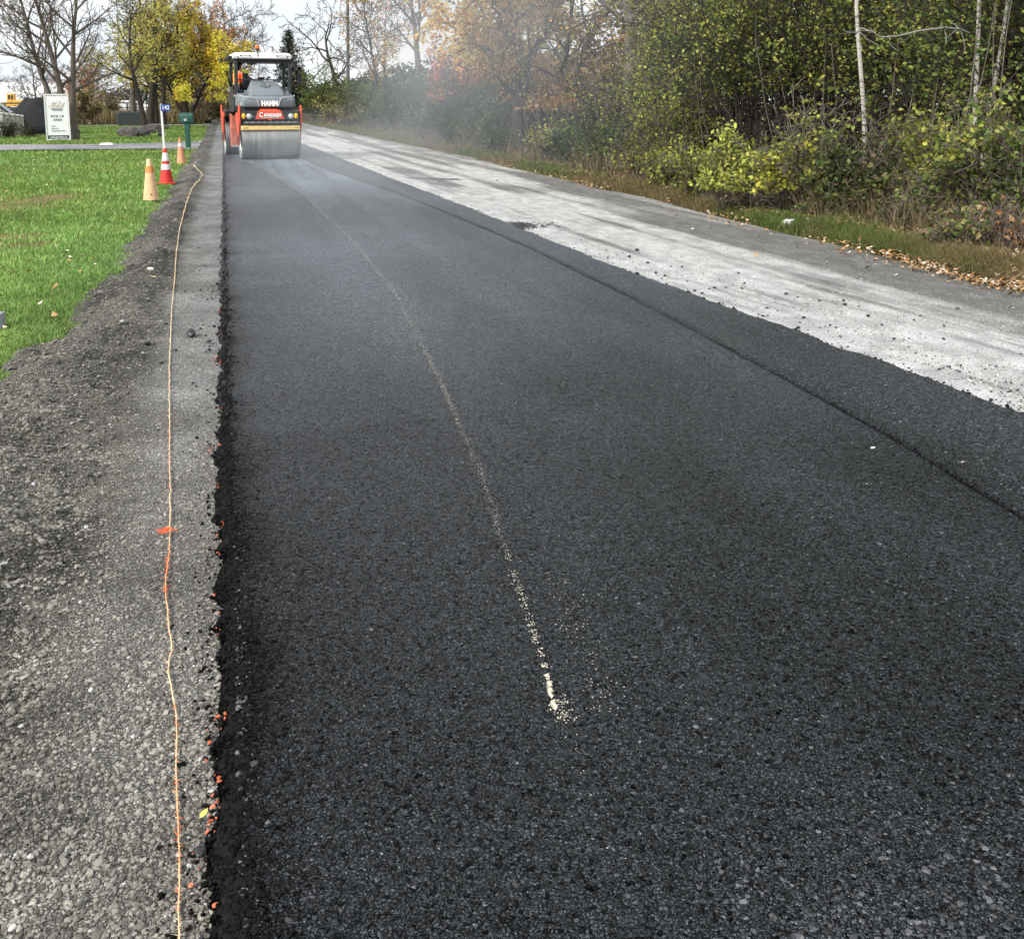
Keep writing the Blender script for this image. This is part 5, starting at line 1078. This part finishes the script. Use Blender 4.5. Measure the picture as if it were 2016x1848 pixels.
shrub('shrub', 'dusky purple brown thicket left of the roller', 402, 104, 4.8, 2.6, [(.17, .1, .09), (.2, .12, .1), (.14, .11, .08)], 3200, (.16, .28), 104)
shrub('shrub', 'pale straw thicket at the foot of the trees beside the roller', 420, 96, 2.4, 2.6, [(.3, .24, .12), (.24, .2, .1), (.2, .17, .1)], 2600, (.12, .22), 105)
shrub('shrub', 'greenish thicket behind the number post', 326, 104, 2.6, 1.9, BRN+[(.2, .19, .06)], 2200, (.14, .24), 106)
shrub('shrub', 'dark weedy bush in front of the pale concrete blocks', 8, 56, .9, .9, [(.06, .08, .04), (.09, .09, .05), (.05, .05, .04)], 1500, (.05, .1), 107)
shrub('shrub', 'low dark weeds at the foot of the mulch heap', 47, 57.5, .75, .7, [(.08, .08, .05), (.12, .11, .06)], 900, (.04, .08), 108)
shrub('shrub', 'straw coloured bush beyond the grass track', 185, 95, 2.0, 1.9, [(.3, .25, .12), (.22, .2, .1)], 2200, (.12, .2), 109)
shrub('shrub', 'ragged bush left of the first tree of the row', 212, 97, 2.3, 1.8, [(.22, .19, .09), (.17, .16, .08), (.26, .2, .1)], 2200, (.12, .2), 110)
# ---- spruce and the far right-hand line
def spruce(label, x, Y, Hh, wd, seed):
    t = thing('spruce_tree', label, 'tree', (x, Y, 0)); q = random.Random(seed); r = np.random.default_rng(seed); out = [([Vector((0, 0, -.1)), Vector((0, 0, Hh*.5)), Vector((.05, 0, Hh))], [.2, .12, .02], 0)]; lp = []
    for k in range(95):
        z = Hh*(.1+.88*(k/95)**.9); Lb = wd*(1-z/Hh)**.8*q.uniform(.75, 1.15)+.15; a = k*2.4+q.gauss(0, .3)
        p0 = Vector((0, 0, z)); p1 = p0+Vector((math.cos(a)*Lb*.5, math.sin(a)*Lb*.5, -.05*Lb)); p2 = p0+Vector((math.cos(a)*Lb, math.sin(a)*Lb, .02*Lb)); out.append(([p0, p1, p2], [.03, .02, .01], 2)); lp.append((p0, p2, Lb))
    V, F = tubes(out); link('trunk', np_mesh('trunk', V, F, None, True), M['barkd'], t)
    P = []
    for p0, p2, Lb in lp:
        m = int(70*Lb)+12; tt = r.random(m)[:, None]**.7; P.append(np.array(p0[:])*(1-tt)+np.array(p2[:])*tt+r.normal(0, 1, (m, 3))*np.array([.16, .16, .1])*(1.1-.4*tt))
    P = np.concatenate(P); C = np.array([(.022, .045, .026)])*r.uniform(.5, 1.6, (len(P), 1))
    V, F, C = leafgeo(P, r.uniform(.16, .34, len(P)), C, r, .35, .16); link('crown', np_mesh('crown', V, F, C), M['leaf'], t); return t
spruce('dark green spruce directly behind the roller canopy', col(572, 122), 122, 10.2, 2.7, 7)
spruce('dark low conifer right of the roller cab', col(592, 135), 135, 6.4, 2.6, 8)
GN = spec(depth=4, n=(9, 8, 6), start=(.3, .2, .2), ang=(58, 50, 46), len=(.56, .5, .45), curl=(.1, .2, .24, .28), up=(.0, -.03, -.03, -.04), rmin=.018)
make_tree('bare_tree', 'gnarled leafless tree with drooping limbs left of the utility pole', (col(664, 104), 104, 0), [(0, 0, .02, 0, 1, 12.5, .3), (0, 0, -.35, 0, 1, 9, .2)], GN, dict(n=500, size=(.15, .25), pal=BRN, spread=.06, minlev=2, fill=.1), 'barkd', 71)
OR1 = spec(depth=4, n=(12, 7, 5), start=(.35, .2, .2), ang=(52, 45, 44), len=(.42, .5, .5), rmin=.012, up=(.02, .02, 0, -.02))
make_tree('maple_tree', 'slim tree with a golden orange crown right of the utility pole', (col(742, 76), 76, 0), [(0, 0, -.06, 0, 1, 9.6, .17), (.25, 0, .06, 0, 1, 8.8, .14)], OR1, dict(n=4200, size=(.12, .22), pal=ORA+[(.45, .27, .06)], spread=.16, minlev=2, fill=.15, cs=1.0), 'barkd', 72)
make_tree('maple_tree', 'tall straight trunk with sparse reddish leaves beside the coral sapling', (col(829, 58), 58, 0), [(0, 0, .0, 0, 1, 11, .24)], spec(depth=4, n=(14, 8, 5), start=(.42, .2, .2), ang=(46, 42, 42), len=(.36, .5, .5), rmin=.012), dict(n=2600, size=(.1, .2), pal=RST+[(.4, .2, .12)], spread=.16, minlev=2, fill=.15), 'barkg', 73)
make_tree('maple_tree', 'small tree with vivid coral red leaves in front of the woods', (col(908, 47), 47, .2), [(0, 0, .02, 0, 1, 5.2, .07), (.05, 0, -.12, 0, 1, 4.3, .05)], spec(depth=3, seg=(8, 6, 4), n=(11, 6), start=(.32, .2), ang=(56, 46), len=(.34, .5), rmin=.008, up=(.02, .0, -.02)), dict(n=2300, size=(.08, .16), pal=RED, spread=.12, minlev=1, fill=.12, cs=1.4), 'barkd', 74)
OR2 = spec(depth=4, n=(12, 8, 5), start=(.2, .2, .2), ang=(55, 46, 44), len=(.5, .5, .5), rmin=.01, curl=(.1, .13, .16, .2), up=(.02, .02, -.02, -.04))
make_tree('oak_tree', 'crooked dark trunk with a low side limb and tan orange leaves', (col(1018, 36.5), 36.5, .15), [(0, 0, .1, 0, 1, 8.4, .25), (.1, 0, .75, -.1, .7, 2.6, .13)], OR2, dict(n=15000, size=(.1, .2), pal=ORA, lift=1.35, spread=.2, minlev=2, fill=.4, cs=.8, zmin=1.3), 'barkd', 75)
make_tree('oak_tree', 'dark upright trunk right of the crooked trunk under orange leaves', (col(1066, 38), 38, .2), [(0, 0, -.03, 0, 1, 9.4, .19), (.35, .4, .04, 0, 1, 8.6, .16)], OR2, dict(n=15000, size=(.1, .2), pal=ORA, lift=1.35, spread=.2, minlev=2, fill=.4, cs=.8, zmin=1.3), 'barkd', 76)
make_tree('oak_tree', 'grey leaning trunk with the palest tan leaves at the edge of the orange trees', (col(1112, 40), 40, .2), [(0, 0, .1, 0, 1, 9.6, .19)], OR2, dict(n=11000, size=(.09, .19), pal=[(.74, .56, .34), (.7, .54, .28), (.6, .44, .2)], lift=1.1, spread=.2, minlev=2, fill=.2, cs=.8, zmin=1.2), 'barkg', 77)
make_tree('oak_tree', 'thick dark trunk between the orange trees and the green thicket', (col(1236, 29), 29, .2), [(0, 0, .03, 0, 1, 9.5, .25)], spec(depth=4, n=(12, 8, 5), start=(.3, .2, .2), ang=(55, 46, 44), len=(.42, .5, .5), rmin=.01), dict(n=5200, size=(.08, .15), pal=ORA+YGR, spread=.2, minlev=2, fill=.2, cs=.9), 'bark', 78)
# shrubs along the right side, far to near
rs = [(626, 98, 4.6, 2.6, [(.13, .18, .04), (.17, .2, .05), (.1, .14, .035)], 3600, (.12, .22), 'rounded bright green shrub left of the utility pole base'),
      (700, 84, 3.6, 2.4, GRN+[(.2, .2, .06)], 3200, (.12, .22), 'yellowish green shrub at the foot of the utility pole'),
      (655, 88, 2.2, 2.0, BRN+GYL, 2200, (.1, .2), 'low olive shrub on the bank just right of the roller'),
      (760, 66, 3.0, 2.2, BLG+GRN, 3600, (.1, .18), 'dull green shrub below the golden orange crown'),
      (690, 72, 1.9, 1.7, BRN+BLG, 2200, (.09, .17), 'low brownish shrub on the bank in front of the utility pole'),
      (815, 56, 3.0, 2.0, BLG, 3600, (.09, .17), 'smoky blue green shrub under the tall straight trunk'),
      (875, 48, 3.0, 1.8, BLG, 3800, (.08, .16), 'smoky blue green shrub under the coral red leaves'),
      (935, 44, 2.9, 1.8, BLG+DKG, 3800, (.08, .15), 'dark green shrub left of the crooked oak trunk'),
      (985, 41, 2.7, 1.5, BLG+DKG, 3600, (.08, .15), 'dark green shrub touching the crooked oak trunk'),
      (880, 40, 1.5, 1.3, BLG+GRN, 2200, (.07, .13), 'low grey green bush on the bank below the coral tree'),
      (970, 33.5, 1.35, 1.2, BLG+[(.12, .16, .06)], 2600, (.06, .11), 'leafy low bush with pale leaf tips left of the yellow tipped bush'),
      (1065, 30, 1.15, .9, [(.32, .3, .1), (.4, .34, .1), (.2, .22, .08), (.12, .14, .06)], 900, (.07, .12), 'sparse bush with pale yellow tips in front of the oak trunks'),
      (1120, 26.5, 1.25, 1.0, BLG+GRN, 2400, (.05, .1), 'rounded green bush first in the dense pair by the verge'),
      (1195, 24, 1.4, 1.1, GRN+BLG, 3000, (.05, .1), 'broad dark green bush second in the dense pair by the verge'),
      (1150, 32, 2.2, 1.6, BRN+BLG, 2600, (.07, .12), 'brownish thin bush behind the dense pair by the verge'),
      (1280, 27, 3.0, 1.5, GRN+BRN, 3200, (.06, .12), 'brown green shrub in front of the thick dark trunk')]
for k, (px, Y, Hh, wd, pal, n, sz, lb) in enumerate(rs): shrub('shrub', lb, px, Y, Hh, wd, pal, n, sz, 200+k, z=.05, stems=11)
# the green thicket near the camera: tall saplings
ns = [(1318, 23, 4.6, 1.5, YGR, 4200, 'dense sapling thicket at the left end of the green woods', 0), (1395, 20.5, 5.0, 1.5, YGR+GRN, 4600, 'many stemmed tall shrub with yellow green leaves behind the bright yellow bush', 1.5), (1480, 18.6, 5.0, 1.4, YGR+DKG, 4200, 'tall dark stemmed shrub over the gap behind the bright bush', 1.7),
      (1570, 18.2, 5.2, 1.5, GRN+YGR, 3800, 'tall thin shrub left of the single birch', 1.8), (1655, 17.4, 5.0, 1.3, YGR+DKG, 3300, 'tall shrub right in front of the single birch', 1.8), (1745, 16.6, 5.0, 1.4, GRN+YGR, 3500, 'tall leafy shrub right of the single birch', 1.6), (1835, 15.4, 5.0, 1.3, YGR+GRN, 3600, 'tall shrub between the single birch and the forked birch', 1.1),
      (1900, 13.6, 4.6, 1.1, YGR+GRN, 3200, 'tall shrub just left of the forked birch', 1.3), (1985, 12.4, 4.8, 1.3, GRN+YGR, 4200, 'tall shrub right of the forked birch at the photo edge', .7), (2080, 12, 4.6, 1.3, GRN, 2600, 'tall green shrub cut by the right edge of the photo', 0)]
for k, (px, Y, Hh, wd, pal, n, lb, zm) in enumerate(ns): shrub('tall_shrub', lb, px, Y, Hh, wd, pal, int(n*1.5), (.05, .1), 300+k, z=.1, stems=13, spread=.12, fill=.22, zmin=zm, cs=1.5, minlev=1)
for k, (px, Y, Hh, pal, lb) in enumerate(((1290, 33, 8.5, ORA+YGR, 'tall tree with amber leaves behind the sapling thicket'), (1400, 29, 8.5, YGR+ORA[:2], 'tall yellow green tree behind the bright yellow bush'), (1530, 26, 8.5, YGR, 'tall tree behind the thin shrubs left of the single birch'), (1640, 25, 8.5, GRN+YGR, 'deep woods tree directly behind the single birch'), (1770, 22, 8, YGR+[(.35, .33, .06)], 'bright yellow green tree between the two birches'), (1880, 20, 8, GRN+YGR, 'deep woods tree behind the forked birch'), (2010, 18, 8, YGR+[(.4, .2, .05)], 'tree with green and orange leaves at the upper right corner'))):
    make_tree('forest_tree', lb, (col(px, Y), Y, .3), [(0, 0, rnd.uniform(-.08, .08), 0, 1, Hh, .13), (.4, .2, .1, 0, 1, Hh*.9, .08), (-.3, .3, -.12, .05, 1, Hh*.85, .07)], spec(depth=4, n=(12, 6, 4), start=(.18, .2, .2), ang=(55, 46, 44), len=(.3, .5, .5), rmin=.006), dict(n=6200, size=(.06, .12), pal=pal, zmin=2.2, spread=.25, minlev=1, fill=.2, cs=.9), 'barkd', 400+k)
BS = spec(depth=3, seg=(14, 6, 4), n=(6, 5), start=(.55, .3), ang=(55, 45), len=(.25, .5), curl=(.03, .12, .2), up=(.01, -.02, -.03), rmin=.007, tip=.35)
make_tree('birch_tree', 'single white birch trunk in the middle of the green thicket', (col(1712, 14.6), 14.6, .1), [(0, 0, .0, 0, 1, 7.5, .046)], BS, dict(n=500, size=(.05, .08), pal=YGR, spread=.1, minlev=1, fill=.2), 'birch', 81)
BS2 = dict(BS); BS2['seg'] = (8, 6, 4); BS2['start'] = (.5, .3); BS2['curl'] = (.035, .12, .2)
fb = make_tree('birch_tree', 'forked white birch near the right edge of the photo', (col(1926, 12.2), 12.2, .1), [(0, 0, -.012, 0, 1, 6.5, .043), (.02, 0, .13, .02, 1, 6.5, .04)], dict(BS2, n=(3, 4)), dict(n=350, size=(.05, .08), pal=YGR, spread=.1, minlev=1, fill=.2), 'birch', 82)
def limb(pts, r0, r1, m, nm, lb, twigs=0, seed=1, cat='branch'):
    q = random.Random(seed); P = [Vector(p) for p in pts]; out = []; n = len(P); rad = [r0+(r1-r0)*i/(n-1) for i in range(n)]; out.append((P, rad, 1))
    for k in range(twigs):
        i = q.randrange(1, n); d = Vector((q.gauss(0, 1), q.gauss(0, .6), q.gauss(-.4, .8))).normalized(); L = q.uniform(.15, .45); p = P[i]; pp = [p]
        for j in range(4): d = (d+Vector((q.gauss(0, .35), q.gauss(0, .35), q.gauss(0, .35)))).normalized(); p = p+d*L/4; pp.append(p)
        out.append((pp, [.008, .007, .006, .005, .004], 2))
    V, F = tubes(out); o = link(nm, np_mesh(nm, V, F, None, True), M[m])
    if lb: tag(o, lb, cat)
    return o
def pz(px, py, Y): return (col(px, Y, py), Y, zat(px, py, Y))
limb([pz(1908, 66, 12.2), pz(1890, 58, 12.1), pz(1860, 55, 12), pz(1810, 61, 11.9), pz(1770, 71, 11.9), pz(1735, 74, 11.8), pz(1715, 62, 11.8), pz(1690, 60, 11.7)], .016, .007, 'silver', 'dead_branch', 'pale bare branch arching between the two birches', 13, 3)
limb([(gr(1637, 447)[0], gr(1637, 447)[1], 0), pz(1700, 405, 12.6), pz(1780, 362, 13.0), pz(1865, 322, 13.4)], .02, .008, 'bark', 'fallen_branch', 'thin fallen branch slanting over the weeds below the single birch', 8, 4)
limb([(gr(1793, 428)[0], gr(1793, 428)[1], 0), pz(1830, 402, 12.2), pz(1868, 380, 12.5), pz(1908, 355, 12.9)], .035, .022, 'bark', 'fallen_log', 'dark fallen log leaning in the undergrowth below the forked birch', 2, 5, 'log')
# front bushes by the verge
fbs = [(1432, 14.6, 1.25, .75, [(.42, .44, .08), (.33, .37, .08), (.25, .3, .07)], 1700, 'bright yellow green bush lit in front of the dark gap', .35), (1372, 16.2, 1.15, .8, YGR, 1300, 'yellow green bush left of the bright yellow bush', .15), (1498, 14.0, 1.15, .55, [(.45, .45, .09), (.3, .36, .08)], 1000, 'slender yellow green bush touching the bright bush', .35),
       (1562, 13.6, 1.15, .55, [(.6, .52, .08), (.52, .48, .08), (.3, .33, .06)], 1100, 'golden yellow bush right of the bright bush', .4), (1604, 13.4, 1.7, .35, [(.32, .33, .06), (.2, .26, .05)], 320, 'tall lone sprig rising above the golden bush', .9), (1645, 12.9, 1.15, .75, GRN+DKG, 2400, 'dark green bush right of the golden bush', .2), (1720, 12.4, 1.0, .6, DKG+GRN+BRN, 1700, 'thin dark bush among the fallen branches', .1),
       (1730, 14.2, 1.9, .7, YGR+[(.3, .2, .08)], 620, 'loose bush with tan and yellow leaves under the single birch', 1.0), (1850, 11.6, 1.5, .7, YGR, 1500, 'loose olive bush left of the right edge bush', .6), (1945, 10.6, 1.75, .65, GRN+YGR, 1500, 'leafy green bush at the right edge of the photo', .35), (2010, 10.2, 1.6, .6, GRN, 1000, 'green bush cut off by the right edge, in front of the thicket', .2), (1255, 20.5, 1.3, .5, YGR, 420, 'thin tall weed clump left of the green thicket', .2), (1310, 18.4, .8, .6, YGR, 520, 'small bush with yellow green leaves on the verge', .1), (1325, 20.5, 2.3, .8, YGR+[(.2, .26, .06)], 1500, 'climbing green foliage at the left end of the dark gap', .5), (1800, 11.2, .75, .5, GRN, 420, 'low green plant in front of the fallen log', .05), (1905, 9.6, .6, .5, GRN+BRN, 420, 'low weedy plant at the verge below the forked birch', .05), (1990, 9.3, .7, .3, [(.36, .18, .08), (.3, .2, .1)], 110, 'small plant with orange leaves at the right edge of the verge', .1)]
for k, (px, Y, Hh, wd, pal, n, lb, zm) in enumerate(fbs): shrub('bush', lb, px, Y, Hh, wd, pal, int(n*1.3), (.05, .1), 500+k, 'bark', z=.0, stems=9, spread=.06, fill=.35, zmin=zm, cs=2.5, minlev=1, t0=.3)
# the deep wood: one uncountable mass closing the view behind the trees one can tell apart
r = np.random.default_rng(77); n = 150000
y = ysample(n, 6, 150, r, .45); d = r.uniform(0, 1, n); off = np.interp(y, [6, 15, 30, 60, 150], [5.5, 5.5, 8, 7, 5]); x = vx(y)+off+d*9
top = np.interp(y, [6, 25, 34, 50, 75, 110, 150], [9, 8.5, 6.2, 4.6, 4.4, 4.2, 3.4])*(.55+.8*fbm(x*.25, y*.16, 201)); z = r.random(n)**.8*top
C = np.where((fbm(y*.12, z*.3, 203)[:, None] > .5), np.array([[.075, .08, .03]]), np.array([[.05, .055, .03]]))*r.uniform(.4, 1.6, (n, 1))*(.12+.88*sst(.3, 3.2, z))[:, None]  # shade of the wood's interior painted into the leaves: darker low down
am = (sst(30, 38, y)*(1-sst(58, 72, y))*sst(1.5, 3.5, z))[:, None]; C = C*(1-am*.7)+np.array([[.32, .2, .08]])*am*.7*r.uniform(.5, 1.3, (n, 1))
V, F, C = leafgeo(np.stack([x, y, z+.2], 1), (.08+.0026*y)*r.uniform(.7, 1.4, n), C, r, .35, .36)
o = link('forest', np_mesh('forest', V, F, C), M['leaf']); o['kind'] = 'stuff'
# slender stems deep inside it
q = random.Random(9); out = []
for k in range(260):
    Y = q.uniform(9, 34)**1.0; xx = float(vx(np.array([Y]))[0])+q.uniform(1.6, 7); p = Vector((xx, Y, 0)); d_ = Vector((q.gauss(0, .2), q.gauss(0, .1), 1)); L = q.uniform(1.2, 4); pp = [p]
    for j in range(6): d_ = (d_+Vector((q.gauss(0, .09), q.gauss(0, .09), .0))).normalized(); p = p+d_*L/6; pp.append(p)
    out.append((pp, [q.uniform(.008, .024)*(1-.1*j) for j in range(7)], 2))
V, F = tubes(out); o = link('undergrowth', np_mesh('undergrowth', V, F, None, True), M['bark']); o['kind'] = 'stuff'
# distant tree line left and ahead
n = 26000; x = r.uniform(-75, 16, n); y = r.uniform(205, 235, n); top = 2.6+5.5*fbm(x*.11, y*0, 205)*np.interp(x, [-75, -40, -20, 16], [1.0, 1.0, .9, .7]); z = r.random(n)**.75*top
C = np.where(fbm(x*.2, z*0, 206)[:, None] > .5, np.array([[.035, .05, .035]]), np.array([[.13, .11, .085]]))*r.uniform(.5, 1.5, (n, 1))
V, F, C = leafgeo(np.stack([x, y, z], 1), r.uniform(.35, .8, n), C, r, .2, .3); o = link('treeline', np_mesh('treeline', V, F, C), M['leaf']); o['kind'] = 'stuff'
# utility pole and wire
up_ = thing('utility_pole', 'tall brown wooden utility pole beyond the roller on the right', 'utility pole', (col(685, 97), 97, 0)); up_.rotation_euler = (0, R(1.0), 0)
MB().lathe([(.17, -.2), (.15, 5), (.125, 12.5), (.02, 12.52)], (0, 0, 0), 14).build('pole', M['pole'], up_, smooth=True)
MB().lathe([(.03, 0), (.06, .03), (.06, .09), (.03, .12), (.05, .15), (.02, .2)], (-.2, 0, 7.35), 10).tube([(-.2, 0, 7.4), (0, 0, 7.35)], .025, 6).build('insulator', M['dgrey'], up_, smooth=True)
wp_ = [(11.42, 97, 7.5), (11.46, 86, 6.95), (11.46, 75, 6.42), (11.44, 62, 5.85), (11.3, 49, 5.52), (11.1, 38, 5.52), (10.7, 26, 6.0), (10.3, 12, 7.4)]
wf = [(9.3, 190, 7.2), (9.9, 165, 5.9), (10.5, 140, 5.6), (11.0, 118, 6.2)]
MB().tube(wf+wp_, .028, 6).build('power_line', M['black'], None).__setitem__('label', 'black cable sagging from the utility pole over the orange trees')
bpy.data.objects['power_line']['category'] = 'cable'
# ================================================================== STEAM
def steam(name, c, s, dens, label, seed, scale=1.0, thr=.42):
    import bmesh
    bm = bmesh.new(); bmesh.ops.create_icosphere(bm, subdivisions=3, radius=1); me = bpy.data.meshes.new(name)
    for v in bm.verts: v.co = Vector((v.co.x*s[0], v.co.y*s[1], v.co.z*s[2]))
    bm.to_mesh(me); bm.free()
    m, nt, out = newmat('steam'); tc = N(nt, 'ShaderNodeTexCoord').outputs['Object']
    mp = N(nt, 'ShaderNodeMapping', {'Vector': tc, 'Scale': (1/s[0], 1/s[1], 1/s[2])}).outputs[0]
    ln = N(nt, 'ShaderNodeVectorMath', {0: mp}, operation='LENGTH').outputs['Value']
    fall = ramp(nt, ln, [(.15, 1), (.95, 0)])
    no = N(nt, 'ShaderNodeTexNoise', {'Vector': tc, 'Scale': scale, 'Detail': 3, 'Roughness': .6}).outputs[0]
    dn = math_(nt, 'MULTIPLY', fall, ramp(nt, no, [(thr, 0), (.75, 1)])); dn = math_(nt, 'MULTIPLY', dn, dens)
    v = N(nt, 'ShaderNodeVolumeScatter', {'Color': (.84, .92, 1, 1), 'Density': dn, 'Anisotropy': .1}); nt.links.new(v.outputs[0], out.inputs[1])
    o = link(name, me, m); o.location = c; o['kind'] = 'stuff'; o['label'] = label; return o
steam('steam', (col(560, 31.3), 31.0, .35), (1.6, 1.3, .55), .45, 'white steam curling at the foot of the roller drum', 1, 1.6)
steam('smoke', (7.4, 33, 3.4), (4.0, 19, 5.8), .075, 'bluish smoke drifting across the trees right of the roller', 2, .3, .15)
steam('haze', (1.9, 20, .6), (2.8, 11, 1.2), .085, 'thin steam hanging over the hot asphalt in front of the roller', 3, .5, .36)
# ================================================================== LIGHT, SKY, CAMERA
SUN_EL, SUN_AZ = R(36), R(238)      # azimuth clockwise from +Y: behind and to the left
w = bpy.data.worlds.new('World'); SC.world = w; w.use_nodes = True; nt = w.node_tree
for n_ in list(nt.nodes): nt.nodes.remove(n_)
sky = N(nt, 'ShaderNodeTexSky', sky_type='NISHITA'); sky.sun_disc = False; sky.sun_elevation = SUN_EL; sky.sun_rotation = SUN_AZ; sky.dust_density = 2.0
tc = N(nt, 'ShaderNodeTexCoord').outputs['Generated']
mp = N(nt, 'ShaderNodeMapping', {'Vector': tc, 'Scale': (1.6, 1.6, 5.5)}).outputs[0]
cn = N(nt, 'ShaderNodeTexNoise', {'Vector': mp, 'Scale': 1.6, 'Detail': 7, 'Roughness': .55, 'Distortion': .4}).outputs[0]
cf = ramp(nt, cn, [(.3, .8), (.6, .99)])
c2 = N(nt, 'ShaderNodeTexNoise', {'Vector': mp, 'Scale': 3.3, 'Detail': 6, 'Roughness': .55}).outputs[0]
cc = mixc(nt, ramp(nt, c2, [(.35, 0), (.65, 1)]), (6.5, 7.0, 7.55), (8.0, 8.15, 8.3))
bg = N(nt, 'ShaderNodeBackground', {'Color': mixc(nt, cf, sky.outputs[0], cc), 'Strength': .15})
wo = N(nt, 'ShaderNodeOutputWorld'); nt.links.new(bg.outputs[0], wo.inputs[0])
sd = bpy.data.lights.new('sun', 'SUN'); sd.energy = 4.6; sd.angle = R(18); sd.color = (1, .95, .87)
so = bpy.data.objects.new('sun', sd); COL.objects.link(so)
to = Vector((math.sin(SUN_AZ)*math.cos(SUN_EL), math.cos(SUN_AZ)*math.cos(SUN_EL), math.sin(SUN_EL)))
so.rotation_euler = to.to_track_quat('Z', 'Y').to_euler()
cd = bpy.data.cameras.new('camera'); cam = bpy.data.objects.new('camera', cd); COL.objects.link(cam); SC.camera = cam
cd.sensor_fit = 'HORIZONTAL'; cd.sensor_width = 36; cd.lens = FP/2016*36; cd.shift_x = 0; cd.shift_y = -420/2016; cd.clip_end = 6000; cd.clip_start = .05
cam.location = (0, 0, CAMH); cam.rotation_euler = (R(90)-PITCH, 0, -YAW)
SC.view_settings.view_transform = 'Standard'; SC.view_settings.look = 'None'; SC.view_settings.exposure = 0; SC.view_settings.gamma = 1
SC.render.engine = 'CYCLES'; SC.cycles.max_bounces = 4; SC.cycles.diffuse_bounces = 2; SC.cycles.glossy_bounces = 2; SC.cycles.transmission_bounces = 3; SC.cycles.volume_bounces = 0; SC.cycles.volume_step_rate = 5
SC.cycles.use_denoising = True; SC.cycles.denoising_prefilter = 'ACCURATE'; SC.cycles.use_adaptive_sampling = True; SC.cycles.adaptive_threshold = .03
